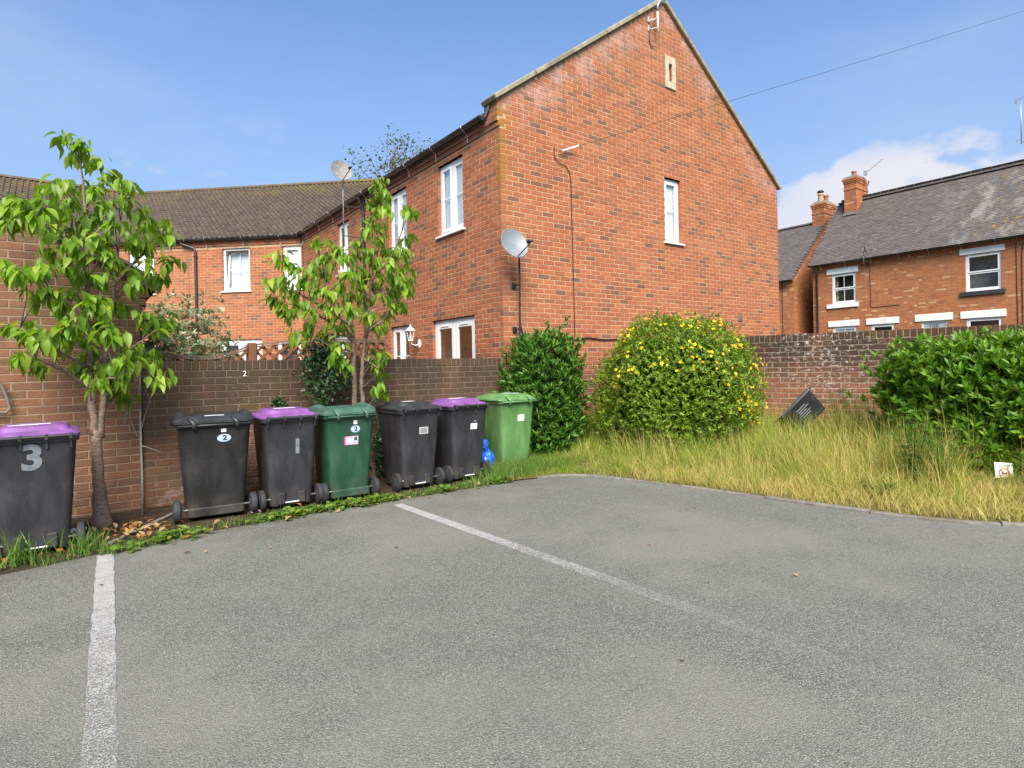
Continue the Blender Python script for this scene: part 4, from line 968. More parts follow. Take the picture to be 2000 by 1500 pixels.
W('black wheelie bin with black lid and oval number 2 sticker', 1.045, 6.25, R(-5), M['bin_black'], M['lid_black'], 'ears', [('oval',.055,.745), ('plate',.035,.070,.80,.832,M['sticker']), ('lid',-.06,-.14,.07,-.05,.9445)], wide=1.26)
W('charcoal wheelie bin with purple lid and faded number 1', 1.70, 6.22, R(-2), M['bin_grey'], M['lid_purple'], 'bar', [('num','1',.05,.60,.20,M['chalk']), ('lid',-.09,-.02,.10,.06,.972)])
W('dark green wheelie bin with faded lid and pink label', 2.285, 6.18, R(-1), M['bin_green'], M['lid_green'], 'ears', [('oval',.04,.735), ('plate',.02,.056,.785,.825,M['sticker']), ('info',)])
W('charcoal wheelie bin with black lid and grey-white framed label', 3.085, 6.20, R(2), M['bin_grey'], M['lid_black'], 'bar', [('plate',-.015,.085,.615,.690,M['sticker']), ('plate',-.009,.079,.621,.684,M['greyblur']), ('lid',-.07,-.04,.06,.04,.972)])
W('charcoal wheelie bin with purple lid and small white label, beside the light green bin', 3.765, 6.24, R(1), M['bin_grey'], M['lid_purple'], 'bar', [('plate',.01,.095,.610,.680,M['sticker']), ('lines',.02,.06,.650), ('plate',.05,.085,.705,.711,M['greyblur']), ('scrawl',-.10,-.01,.972)])
W('light green wheelie bin standing in the weeds beside the laurel', 4.60, 6.37, R(-3), M['bin_lgreen'], M['lid_green' if False else 'lid_black'] if False else M['bin_lgreen'], 'noaxle', [('plate',-.005,.085,.625,.705,M['sticker']), ('num','1',.022,.664,.045,M['ink']), ('lines',.042,.075,.672), ('lid',-.03,-.02,.07,.06,.9665), ('lid',.04,-.10,.13,-.03,.9665)], sc=1.03)
# ================================================================== leaves and foliage
def np_mesh(name, V, faces, mat, parent=None, rnd=None, kind=None, smooth=False):
    """V (N,nv,3) copies of one small shape, faces (nf,k) shared"""
    N, nv, _ = V.shape; F = np.asarray(faces); nf, k = F.shape
    if parent is not None: b = base(parent); V = V - np.array(b)
    me = bpy.data.meshes.new(name); me.vertices.add(N*nv); me.vertices.foreach_set('co', V.reshape(-1).astype(np.float32))
    idx = (F[None] + (np.arange(N)*nv)[:,None,None]).reshape(-1).astype(np.int32)
    me.loops.add(len(idx)); me.loops.foreach_set('vertex_index', idx); me.polygons.add(N*nf)
    me.polygons.foreach_set('loop_start', np.arange(N*nf, dtype=np.int32)*k); me.polygons.foreach_set('loop_total', np.full(N*nf, k, dtype=np.int32))
    if smooth: me.polygons.foreach_set('use_smooth', np.ones(N*nf, dtype=bool))
    a = me.attributes.new('rnd', 'FLOAT', 'FACE'); a.data.foreach_set('value', np.repeat(rnd if rnd is not None else rng.random(N), nf).astype(np.float32))
    me.update(calc_edges=True); me.materials.append(mat)
    o = bpy.data.objects.new(name, me); C.objects.link(o)
    if parent is not None: o.parent = parent
    if kind: o['kind'] = kind
    return o
def leaf_mat(name, stops, piece=False, trans=.35, rough=.42, spec=.4, tgain=1.6):
    m, nt, b = nmat(name); g = G(nt)
    r = g.orand() if piece else g.attr(); c = g.ramp(r, stops)
    c = g.mix(g.rng(g.noise(g.pos(), 22, 3), .35, .7, 0, .35), c, g.mix(1.0, c, (.55,.62,.5), 'MULTIPLY'))
    g.link(c, b.inputs['Base Color']); b.inputs['Roughness'].default_value = rough; b.inputs['Specular IOR Level'].default_value = spec
    tr = nt.nodes.new('ShaderNodeBsdfTranslucent'); tc = g.mix(1.0, c, (tgain, tgain*1.05, tgain*.55), 'MULTIPLY'); g.link(tc, tr.inputs[0])
    mx = nt.nodes.new('ShaderNodeMixShader'); mx.inputs[0].default_value = trans
    nt.links.new(b.outputs[0], mx.inputs[1]); nt.links.new(tr.outputs[0], mx.inputs[2]); nt.links.new(mx.outputs[0], nt.nodes['Material Output'].inputs[0]); return m
def leaf_shape(L=1, Wd=.46, seg=5, fold=.16, droop=.25, tip=1.35, stalk=.12):
    """ovate leaf with folded midrib and drooping tip, along +y; returns verts, quads"""
    v = []; 
    for i in range(seg+1):
        t = i/seg; wv = Wd/2*(math.sin(math.pi*t**.78))**.85*(1-.25*t**3) if 0 < t < 1 else .012
        if i == seg: wv = .004
        y = stalk + (L-stalk)*t; z = -droop*t*t
        v += [(-wv, y, z + fold*wv*2), (0, y, z), (wv, y, z + fold*wv*2)]
    f = []
    for i in range(seg): a = i*3; f += [(a, a+1, a+4, a+3), (a+1, a+2, a+5, a+4)]
    v += [(-.008,0,.0),(.008,0,.0)]; n = len(v)-2; f.append((n, n+1, 1, 1)) if False else None
    f.append((n, n+1, 2, 0))
    return np.array(v), f
def frames(D, N_):
    """rows: x,y,z basis with y = D and z close to N_"""
    D = D/np.linalg.norm(D, axis=1, keepdims=True); X = np.cross(D, N_); X /= np.linalg.norm(X, axis=1, keepdims=True)+1e-9; Z = np.cross(X, D); return np.stack([X, D, Z], axis=1)
def leaves(t, P, D, Nn, S_, shape, mat, piece_mat, n_obj, nm='leaf', mass='foliage', sort='depth', smooth=True):
    P = np.asarray(P); D = np.asarray(D); Nn = np.asarray(Nn); S_ = np.asarray(S_); v, f = shape; B = frames(D, Nn)
    order = np.argsort(P[:,0]*fw.x + P[:,1]*fw.y); P, B, S_ = P[order], B[order], S_[order]
    b0 = base(t)
    if n_obj:
        me = bpy.data.meshes.new(nm); me.from_pydata([tuple(q) for q in v], [], f); me.materials.append(piece_mat); me.polygons.foreach_set('use_smooth', [smooth]*len(f)); me.update()
        for i in range(min(n_obj, len(P))):
            o = bpy.data.objects.new(nm, me); C.objects.link(o); o.parent = t
            b = B[i]; o.rotation_euler = Matrix(((b[0][0],b[1][0],b[2][0]),(b[0][1],b[1][1],b[2][1]),(b[0][2],b[1][2],b[2][2]))).to_euler()
            o.location = Vector(P[i]) - b0; o.scale = (S_[i],)*3
    P, B, S_ = P[n_obj:], B[n_obj:], S_[n_obj:]
    if len(P):
        V = P[:,None,:] + S_[:,None,None]*np.einsum('vk,nkj->nvj', v, B)
        return np_mesh(mass, V, f, mat, t, kind='stuff', smooth=smooth)
CH = [(0,(.125,.235,.016)),(.3,(.185,.32,.022)),(.6,(.26,.41,.030)),(.80,(.085,.175,.016)),(.95,(.34,.45,.05)),(1,(.40,.40,.05))]
M['cherry'] = leaf_mat('cherry_leaf', CH, False, .42); M['cherry_p'] = leaf_mat('cherry_leaf_piece', CH, True, .42)
def bark_mat(name, a, b_, sc=26):
    m, nt, b = nmat(name); g = G(nt); p = g.pos(); n = g.noise(g.map(p, (1,1,3.2)), sc, 5, .65)
    g.link(g.ramp(n, [(.3,a),(.55,b_),(.75,tuple(min(1,x*1.5) for x in b_))]), b.inputs['Base Color']); b.inputs['Roughness'].default_value = .75
    g.link(g.bump(n, .8, .012), b.inputs['Normal']); return m
M['bark'] = bark_mat('cherry_bark', (.095,.062,.044), (.25,.165,.115)); M['twig'] = bark_mat('twig_bark', (.06,.045,.035), (.16,.13,.105), 40)
M['deadtwig'] = bark_mat('dead_twig', (.16,.13,.10), (.30,.26,.20), 40)
def limb(m, a, b, r0, r1, bend=.12, n=6, seg=7, sag=0):
    a, b = Vector(a), Vector(b); L = (b-a).length; k1 = Vector((random.uniform(-1,1), random.uniform(-1,1), random.uniform(-.3,.6)))*bend*L; pts = []; rd = []
    for i in range(n+1):
        t = i/n; p = a.lerp(b, t) + k1*math.sin(math.pi*t) + Vector((0,0,-sag*math.sin(math.pi*t)*L)) + Vector((random.uniform(-1,1),random.uniform(-1,1),random.uniform(-1,1)))*.008*min(1, L)
        pts.append(p); rd.append(r0 + (r1-r0)*t)
    pts[0], pts[-1] = a, b; m.tube(pts, rd, seg); return pts
def cherry(label, basept, trunk, limbs, clusters, Y0, size, dyr, seed, n_leaf=(8,11)):
    random.seed(seed); rg = np.random.default_rng(seed); t = thing('cherry_tree', basept, label, 'tree')
    m = MB(); nodes = []
    for (pts, rads) in trunk:
        pts = [Vector(p) for p in pts]; pp = []; rr = []
        for i in range(len(pts)-1):
            for k in range(4): pp.append(pts[i].lerp(pts[i+1], k/4) + Vector((random.uniform(-1,1),random.uniform(-1,1),0))*.006*(1 if i+k else 0)); rr.append((rads[i] + (rads[i+1]-rads[i])*k/4)*random.uniform(.95,1.06))
        pp.append(pts[-1]); rr.append(rads[-1]); m.tube(pp, rr, 12); nodes += list(zip(pp, rr))
    tr = m.build('trunk', M['bark'], t, smooth=True)
    mb = MB(); mt = MB()
    for (a, b) in limbs:
        q = limb(mb, a, b, .015, .006, .07); nodes += [(p, .009) for p in q[2:]]
    P, D, Nn, S_ = [], [], [], []
    for (x, y, *o_) in clusters:
        dy = o_[0] if o_ else random.uniform(*dyr); c = at(x, y, Y0+dy); best = None
        for (p, r_) in nodes:
            dz = c.z - p.z; dist = (c-p).length
            pen = dist + (.5 if dz < -.05 else 0) + (.25 if dz < .12 else 0)
            if best is None or pen < best[0]: best = (pen, p)
        p0 = best[1]; tp = c + Vector((0,0,.05))
        q = limb(mt, p0, tp, .006, .0028, .10, 5, 5, sag=-.06)
        out = Vector((tp.x-basept[0], tp.y-basept[1], 0)); out = out.normalized() if out.length > .05 else Vector((0,-1,0))
        tw = (q[-1]-q[-3]).normalized() if (q[-1]-q[-3]).length > 1e-4 else out
        n = random.randint(*n_leaf)
        for k in range(n):
            f = random.random(); src = q[-1].lerp(q[-2], f*.9) if k > 2 else q[-1]
            an = random.uniform(0, 2*math.pi); hd = Vector((math.cos(an), math.sin(an), 0))*.9 + out*.55 + tw*.2
            if hd.length < .1: hd = out
            hd.normalize(); droop = random.uniform(.35, 1.45); d = hd*math.cos(droop) + Vector((0,0,-math.sin(droop)))
            nn = hd*math.sin(droop) + Vector((0,0,math.cos(droop))) + Vector((random.uniform(-.4,.4), random.uniform(-.4,.4), 0))
            P.append(src + Vector((random.gauss(0,.035),random.gauss(0,.035),random.gauss(-.005,.03)))); D.append(d); Nn.append(nn); S_.append(size*random.choice((random.uniform(.35,.7), random.uniform(.7,1.0), random.uniform(.8,1.18))))
    mb.build('branches', M['bark'], t, smooth=True, kind='stuff'); mt.build('twigs', M['twig'], t, smooth=True, kind='stuff')
    leaves(t, P, D, Nn, S_, leaf_shape(1,.40,5,.22,.28), M['cherry'], M['cherry_p'], 300, mass='crown')
    return t
T1 = [(128,272),(160,285),(188,318),(150,308),(212,345),(245,362),(118,360),(92,372),(172,372),(240,392),(205,405),(15,395),(48,398),(92,402),(68,425),(28,432),(122,415),(150,440),(312,440),(330,462),(290,448),(345,512),(302,515),(262,540),(312,545),(12,528),(42,538),(78,525),(100,498),(132,480),(182,465),(205,470),(155,500),(205,540),(180,548),(228,520),(72,578),(102,570),(138,580),(172,585),(198,596),(238,600),(150,632),(58,655),(18,648),(80,660),(102,664),(182,632),(206,645),(228,652),(160,664),(250,690),(300,640),(322,632),(280,618),(40,700),(64,715),(112,684),(160,712),(200,722),(232,712),(190,750),(222,755),(245,775),(278,712),(322,740),(262,684),(300,694),(128,524),(255,480),(270,420),(225,440),(180,425),(140,395),(200,365),(260,560),(60,640),(130,650),(20,420),(100,450),(5,410),(60,410),(285,480),(210,500),(160,540),(110,600),(210,610),(185,690),(240,735)]
B1 = Vector((.17,6.44,-.02))
tk = lambda x, y, dy=0: at(x, y, 6.44+dy)
cherry('young cherry tree with large drooping leaves beside the bin marked 3', B1,
    [([B1, tk(196,985), tk(193,930), tk(188,880), tk(190,840)], [.088,.058,.046,.042,.044]),
     ([tk(186,850), tk(180,790), tk(176,720), tk(172,620), tk(170,520), tk(168,420), tk(160,330), tk(150,290)], [.036,.029,.024,.020,.017,.013,.008,.005]),
     ([tk(196,855), tk(200,800,.03), tk(203,720,.05), tk(212,640,.06), tk(222,560,.08), tk(232,470,.05), tk(238,390)], [.034,.028,.024,.020,.017,.012,.007])],
    [(tk(176,720), tk(40,640,-.25)), (tk(172,620), tk(60,540,-.1)), (tk(170,520), tk(40,420,-.15)), (tk(203,720), tk(310,640,-.1)), (tk(222,560), tk(320,470,-.05)), (tk(178,760), tk(70,700,-.3)), (tk(203,740), tk(230,740,-.35)), (tk(172,560), tk(110,470,.1))],
    T1, 6.44, .155, (-.42,.30), 11, (18,24))
T2 = [(746,355),(735,372),(756,385),(728,398),(750,410),(724,428),(742,445),(714,452),(746,468),(700,478),(720,498),(792,408),(808,420),(800,468),(768,490),(790,498),(752,492),(760,518),(792,525),(770,540),(796,548),(802,565),(766,570),(740,538),(784,598),(770,600),(756,620),(744,640),(545,500),(562,515),(626,475),(642,505),(660,488),(676,505),(618,515),(640,535),(608,545),(588,555),(560,555),(532,556),(526,585),(546,595),(570,575),(592,595),(610,615),(560,615),(640,575),(664,555),(682,575),(700,555),(716,585),(690,605),(722,615),(650,635),(638,655),(572,655),(660,675),(668,712),(734,712),(746,735),(740,758),(752,770),(700,528),(682,535),(660,605),(730,560),(750,580),(620,565),(600,640),(735,690),(710,540),(690,500),(735,515),(640,600),(585,530),(780,560),(670,640),(745,700),(655,700),(725,640)]
B2 = Vector((2.62,6.62,-.02)); tk = lambda x, y, dy=0: at(x, y, 6.62+dy)
cherry('young cherry tree with upright leafy top, behind the dark green bin', B2,
    [([B2, tk(696,900), tk(694,820), tk(692,760), tk(690,700), tk(690,660)], [.06,.045,.034,.030,.028,.026]),
     ([B2 + Vector((.08,0,0)), tk(712,820), tk(706,760), tk(709,700), tk(712,660)], [.04,.030,.024,.022,.020]),
     ([tk(690,662), tk(684,600), tk(690,540), tk(705,470), tk(728,410), tk(744,360)], [.022,.017,.014,.011,.008,.004]),
     ([tk(712,662), tk(725,600), tk(750,540), tk(775,480), tk(795,420)], [.018,.014,.011,.008,.004]),
     ([tk(690,668), tk(660,610), tk(635,560), tk(622,490)], [.016,.012,.009,.004])],
    [(tk(690,668), tk(600,600,-.2)), (tk(690,640), tk(560,560,-.1)), (tk(712,650), tk(770,600,-.1)), (tk(690,690), tk(660,690,-.3)), (tk(709,700), tk(740,720,-.3)), (tk(684,600), tk(655,520,.1)), (tk(725,600), tk(730,520,-.2))],
    T2, 6.62, .146, (-.45,.22), 12, (18,23))
# dead sapling by the wall
random.seed(3); sap = thing('dead_sapling', (.49,6.67,0), 'thin bare dead sapling between the cherry trunk and the black bin', 'sapling'); m = MB(); tk = lambda x, y, dy=0: at(x, y, 6.67+dy)
m.tube([tk(279,1010), tk(278,930), tk(275,850), tk(274,780), tk(273,700)], [.014,.011,.010,.009,.007], 7)
for (a, b) in (((275,860),(250,800)), ((276,840),(296,770)), ((275,870),(320,885)), ((274,800),(262,765)), ((250,800),(244,830)), ((296,790),(283,760))): limb(m, tk(*a), tk(*b, -.05), .005, .002, .1, 4, 5)
m.build('stem', M['deadtwig'], sap, smooth=True)
# ------------------------------------------------------------------ shrubs
def fib(n, rg):
    i = np.arange(n) + .5; ph = np.arccos(1-2*i/n); th = np.pi*(1+5**.5)*i; return np.stack([np.cos(th)*np.sin(ph), np.sin(th)*np.sin(ph), np.cos(ph)], 1) + rg.normal(0,.05,(n,3))
def lump(dirs, seed, amp=.12, fr=2.4):
    """smooth bumpiness of a clipped or rounded crown"""
    rg = np.random.default_rng(seed); out = np.zeros(len(dirs))
    for k in range(6):
        w_ = rg.normal(0, fr*(1+.35*k), 3); out += np.sin(dirs@w_ + rg.uniform(0, 6.3))/(1+.5*k)
    return 1 + amp*out/2.2
def shrub(t, cen, ext, sup, n_ros, per, size, shape, mat, pmat, seed, n_obj=0, upb=.7, zmin=.0, rotz=0, shells=((1.0,.05),(.86,.07)), keep=None, amp=.10, spread=.75, hide_back=True, core=None, mass='foliage'):
    rg = np.random.default_rng(seed); cen = np.array(cen); ext = np.array(ext); Ps, Ds, Ns, Ss = [], [], [], []; c_, s_ = math.cos(rotz), math.sin(rotz)
    for (sh, js) in shells:
        d = fib(n_ros, rg); d /= np.linalg.norm(d, axis=1, keepdims=True)
        se = (np.abs(d)**sup).sum(1)**(-1/sup); r = se*lump(d, seed, amp)*(sh + rg.normal(0, js, n_ros))
        p = d*r[:,None]*ext; p = np.stack([p[:,0]*c_-p[:,1]*s_, p[:,0]*s_+p[:,1]*c_, p[:,2]], 1); nrm = d/ext; nrm /= np.linalg.norm(nrm, axis=1, keepdims=True)
        nrm = np.stack([nrm[:,0]*c_-nrm[:,1]*s_, nrm[:,0]*s_+nrm[:,1]*c_, nrm[:,2]], 1); q = p + cen
        ok = q[:,2] > zmin
        if hide_back: ok &= (nrm[:,0]*fw.x + nrm[:,1]*fw.y) < .55
        if keep is not None: ok &= keep(q)
        q, nrm = q[ok], nrm[ok]
        ax = nrm*(1-upb*.6) + np.array([0,0,upb]) + rg.normal(0,.22,q.shape); ax /= np.linalg.norm(ax, axis=1, keepdims=True)
        for k in range(per):
            v = rg.normal(0,1,q.shape); v -= ax*(v*ax).sum(1,keepdims=True); v /= np.linalg.norm(v, axis=1, keepdims=True)
            tl = rg.uniform(.35,1.0,(len(q),1))*spread; D = ax*np.cos(tl*1.3) + v*np.sin(tl*1.3); N_ = ax*np.sin(tl*1.3)*1.0 - v*np.cos(tl*1.3); N_ = np.where((N_@np.array([0,0,1]))[:,None] < 0, -N_, N_)
            Ps.append(q - ax*rg.uniform(0,.05,(len(q),1))); Ds.append(D); Ns.append(N_ + rg.normal(0,.15,q.shape)); Ss.append(size*rg.uniform(.65,1.2,len(q)))
    P, D, Nn, S_ = map(np.concatenate, (Ps, Ds, Ns, Ss))
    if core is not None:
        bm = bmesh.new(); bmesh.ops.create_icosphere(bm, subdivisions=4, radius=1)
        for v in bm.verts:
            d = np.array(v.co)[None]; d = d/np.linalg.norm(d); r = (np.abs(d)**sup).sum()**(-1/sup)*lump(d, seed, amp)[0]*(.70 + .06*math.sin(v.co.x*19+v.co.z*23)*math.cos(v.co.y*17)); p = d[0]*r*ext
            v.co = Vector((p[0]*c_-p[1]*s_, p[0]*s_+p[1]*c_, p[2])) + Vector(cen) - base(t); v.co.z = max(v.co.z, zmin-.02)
        me = bpy.data.meshes.new('shaded_core'); bm.to_mesh(me); bm.free(); put('shaded_core', me, core, t)  # solid lump filling the shrub, no branches; inner shade is in its colour
    return leaves(t, P, D, Nn, S_, shape, mat, pmat, n_obj, mass=mass), P
LA = [(0,(.042,.118,.012)),(.4,(.062,.165,.016)),(.75,(.095,.215,.022)),(.95,(.13,.255,.030)),(1,(.25,.28,.04))]
M['laurel'] = leaf_mat('laurel_leaf', LA, False, .22, .42, .35); M['laurel_p'] = leaf_mat('laurel_leaf_piece', LA, True, .22, .42, .35)
LB = [(0,(.075,.185,.014)),(.4,(.120,.255,.018)),(.75,(.17,.315,.026)),(.96,(.23,.37,.036)),(1,(.30,.33,.04))]
M['laurel2'] = leaf_mat('laurel_leaf_bright', LB, False, .26, .40, .4); M['laurel2_p'] = leaf_mat('laurel_leaf_bright_piece', LB, True, .26, .40, .4)
M['coreshade'] = plain('core_shade', (.016,.028,.007), 1.0, .4, 12, spec=0)  # near-black green: the shade between the leaves put into the colour
lsh = leaf_shape(1,.27,3,.18,.05,stalk=.06)
lau = thing('laurel_shrub', (5.50,6.50,0), 'dense dark green laurel against the house corner, right of the light green bin', 'shrub')
shrub(lau, (5.38,6.50,.86), (.52,.42,.89), 3.8, 1300, 8, .088, lsh, M['laurel'], M['laurel_p'], 21, 300, .75, .06, core=M['coreshade'], amp=.13, shells=((1.0,.075),(.86,.07)))
lau2 = thing('laurel_shrub', (8.27,1.52,.2), 'large bright green laurel in front of the right wall, cut by the right edge', 'shrub')
shrub(lau2, (8.25,1.50,.72), (.60,1.52,.78), 4.4, 3100, 8, .105, leaf_shape(1,.33,3,.18,.05,stalk=.06), M['laurel2'], M['laurel2_p'], 22, 300, .75, .12, rotz=math.atan2(.264,.964), core=M['coreshade'], amp=.11, shells=((1.0,.055),(.90,.05),(.80,.05)))
HY = [(0,(.095,.180,.014)),(.4,(.150,.255,.018)),(.75,(.21,.32,.026)),(.94,(.29,.36,.035)),(1,(.42,.27,.04))]
M['hyper'] = leaf_mat('hypericum_leaf', HY, False, .25, .45, .35); M['hyper_p'] = leaf_mat('hypericum_leaf_piece', HY, True, .25, .45, .35)
M['petal'] = leaf_mat('yellow_petal', [(0,(.84,.62,.008)),(.6,(.90,.72,.012)),(1,(.80,.46,.015))], False, .3, .5, .3, 1.2)
hyp = thing('hypericum_bush', (6.86,5.30,.1), 'big rounded bush covered in small yellow flowers, in front of the gable', 'shrub')
_, HP = shrub(hyp, (6.78,5.34,.93), (1.0,1.0,1.02), 2.15, 4800, 7, .052, leaf_shape(1,.40,2,.15,.1,stalk=.05), M['hyper'], M['hyper_p'], 23, 0, .55, .10, core=M['coreshade'], amp=.13, spread=.95, shells=((1.0,.05),(.88,.05)))
# stray shoots breaking the outline
random.seed(31); P, D, Nn, S_ = [], [], [], []; ms = MB()
for k in range(46):
    v = Vector((random.gauss(0,1), random.gauss(0,1), abs(random.gauss(.3,.8)))).normalized()
    if v.dot(fw) > .45: continue
    a = Vector((6.78,5.34,.93)) + Vector((v.x*.92, v.y*.92, v.z*.94)); b = a + (v + Vector((0,0,.5))).normalized()*random.uniform(.08,.20); q = limb(ms, a, b, .004, .002, .08, 5, 5)
    for p in q[1:]:
        for e in range(4): an = random.uniform(0,6.28); P.append(p); D.append((math.cos(an), math.sin(an), random.uniform(0,.8))); Nn.append((0,0,1)); S_.append(random.uniform(.035,.065))
ms.build('shoots', M['twig'], hyp, kind='stuff'); leaves(hyp, P, D, Nn, S_, leaf_shape(1,.40,2,.15,.1,stalk=.05), M['hyper'], M['hyper'], 0, mass='shoot_leaves')
# open five-petalled flowers: each one a part of its own
rg = np.random.default_rng(5); d = fib(1100, rg); d /= np.linalg.norm(d, axis=1, keepdims=True); ok = (d[:,2] > -.35) & ((d[:,0]*fw.x + d[:,1]*fw.y) < .25); d = d[ok]
wgt = (.12 + .55*np.clip(d[:,2],0,1) + .60*np.clip(d[:,0]*rt.x + d[:,1]*rt.y,0,1))*np.clip(.55 + 1.1*np.sin(d@np.array((7.,5,6))),.15,1.4); d = d[rg.random(len(d)) < wgt]
petal = MB()
for k in range(5):
    a = 2*math.pi*k/5; ca, sa = math.cos(a), math.sin(a)
    petal.add([(x*ca-y*sa, x*sa+y*ca, z) for (x, y, z) in ((0,0,0),(.35,-.28,.10),(1,-.22,.16),(1.05,.12,.16),(.5,.30,.10))], [(0,1,2,3,4)])
petal.add([(.18*math.cos(k*1.257), .18*math.sin(k*1.257), .05) for k in range(5)] + [(0,0,.32)], [(k, (k+1)%5, 5) for k in range(5)])
fm = bpy.data.meshes.new('flower'); fm.from_pydata(petal.v, [], petal.f); fm.materials.append(M['petal']); at__ = fm.attributes.new('rnd','FLOAT','FACE'); fm.update()
fms = []
for q in range(4): f2 = fm.copy(); f2.attributes['rnd'].data.foreach_set('value', [q/3]*len(f2.polygons)); fms.append(f2)
r = (np.abs(d)**2.15).sum(1)**(-1/2.15)*lump(d, 23, .13)*rg.uniform(.98,1.08,len(d)); fp = d*r[:,None]*np.array((1.0,1.0,1.02)) + np.array((6.78,5.34,.93))
for p, n_ in zip(fp, d):
    if p[2] < .35: continue
    for c_ in range(rg.integers(1,4)):
        q = p + rg.normal(0,.045,3)*(c_ > 0); o = bpy.data.objects.new('flower', fms[rg.integers(0,4)]); C.objects.link(o); o.parent = hyp
        nn = Vector(n_)*.8 + Vector((rg.normal(0,.4)-.25, rg.normal(0,.4)-.35, .35)); o.location = Vector(q) - base(hyp); o.rotation_euler = nn.to_track_quat('Z','Y').to_euler(); k = rg.uniform(.014,.030); o.scale = (k,k,k)
PH = [(0,(.15,.22,.09)),(.3,(.22,.30,.14)),(.6,(.42,.46,.30)),(.78,(.12,.18,.07)),(.90,(.34,.24,.13)),(1,(.46,.22,.13))]
M['photinia'] = leaf_mat('variegated_leaf', PH, False, .2, .4, .4)
pho = thing('variegated_shrub', (1.15,9.2,0), 'pale variegated shrub with reddish shoots behind the dipping trellis', 'shrub')
shrub(pho, (1.16,9.2,1.32), (.82,.62,.92), 2.1, 800, 8, .09, leaf_shape(1,.34,2,.15,.12,stalk=.08), M['photinia'], M['photinia'], 24, 0, .6, .3, amp=.22, spread=1.0, core=None, shells=((1.0,.12),(.75,.15),(.5,.15)))
m = MB(); random.seed(8)
for k in range(7): limb(m, (1.12+random.uniform(-.1,.1),9.2,0), (1.12+random.uniform(-.5,.5),9.2+random.uniform(-.3,.3),1.9), .02, .006, .1)
m.build('stems', M['bark'], pho, smooth=True)
IV = [(0,(.020,.060,.018)),(.5,(.032,.090,.024)),(.85,(.050,.125,.035)),(.95,(.16,.20,.12)),(1,(.30,.20,.03))]
M['ivy'] = leaf_mat('ivy_leaf', IV, False, .12, .3, .5)
ivy = thing('ivy_climber', (2.35,6.92,0), 'dark glossy small-leaved climber spilling over the wall left of the second cherry', 'climber')
q = at(642,735,6.86); shrub(ivy, q, (.28,.14,.30), 2.0, 170, 6, .045, leaf_shape(1,.6,2,.1,.1,stalk=.05), M['ivy'], M['ivy'], 25, 0, .3, .0, amp=.25, spread=1.1, shells=((1,.2),(.7,.2)))
q = at(630,690,7.0); shrub(ivy, q, (.22,.14,.16), 2.0, 110, 6, .05, leaf_shape(1,.6,2,.1,.1,stalk=.05), M['ivy'], M['ivy'], 26, 0, .3, .0, amp=.25, spread=1.1, shells=((1,.25),(.6,.2)))
q = at(742,870,6.88); shrub(ivy, q, (.09,.10,.42), 2.0, 90, 6, .045, leaf_shape(1,.6,2,.1,.1,stalk=.05), M['ivy'], M['ivy'], 27, 0, .3, .0, amp=.3, spread=1.1, shells=((1,.3),(.6,.2)))
q = at(546,786,6.95); shrub(ivy, q, (.06,.05,.06), 2.0, 24, 5, .045, leaf_shape(1,.6,2,.1,.1,stalk=.05), M['ivy'], M['ivy'], 28, 0, .3, .0, amp=.3, spread=1.1)
m = MB(); limb(m, (2.3,6.93,0), at(640,730,6.92), .012, .006); limb(m, (2.3,6.93,0), at(742,860,6.92), .012, .005); limb(m, at(640,730,6.92), at(630,690,6.98), .007, .004); m.build('stem', M['twig'], ivy)
# tree far behind the roofs
BI = [(0,(.06,.085,.04)),(.5,(.10,.13,.055)),(1,(.15,.17,.08))]; M['birch'] = leaf_mat('birch_leaf', BI, False, .3, .5, .3)
random.seed(9); bt = at(770,300,27); bir = thing('birch_tree', (bt.x,27,0), 'sparse feathery tree top showing above the roof behind the dish', 'tree'); m = MB(); P, D, Nn, S_ = [], [], [], []
m.tube([(bt.x,27,0),(bt.x+.1,27,6),(bt.x+.05,27,10.5),(bt.x,27,12.2)], [.2,.13,.06,.02], 8); bir_t = m.build('trunk', M['bark'], bir, smooth=True); m = MB()
for (x, y) in [(690,305),(682,325),(700,345),(712,352),(722,300),(738,320),(735,295),(752,280),(765,258),(772,285),(780,300),(762,320),(795,285),(805,305),(790,325),(818,292),(832,285),(845,278),(820,320),(745,345),(770,340),(800,270),(688,298),(755,305),(785,268),(840,300)]:
    c = at(x, y, 27+random.uniform(-1,1)); q = limb(m, (bt.x+random.uniform(-.05,.05),27,c.z-1.4), c, .022, .006, .12)
    for k in range(46):
        s_ = q[random.randint(2,6)] + Vector((random.gauss(0,.22),random.gauss(0,.22),random.gauss(0,.2))); P.append(s_); D.append((random.gauss(0,1),random.gauss(0,1),random.gauss(-.4,.6))); Nn.append((random.gauss(0,1),random.gauss(0,1),1)); S_.append(random.uniform(.10,.18))
m.build('branches', M['bark'], bir, kind='stuff'); leaves(bir, P, D, Nn, S_, leaf_shape(1,.7,2,.1,.1,stalk=.05), M['birch'], M['birch'], 0, mass='crown')
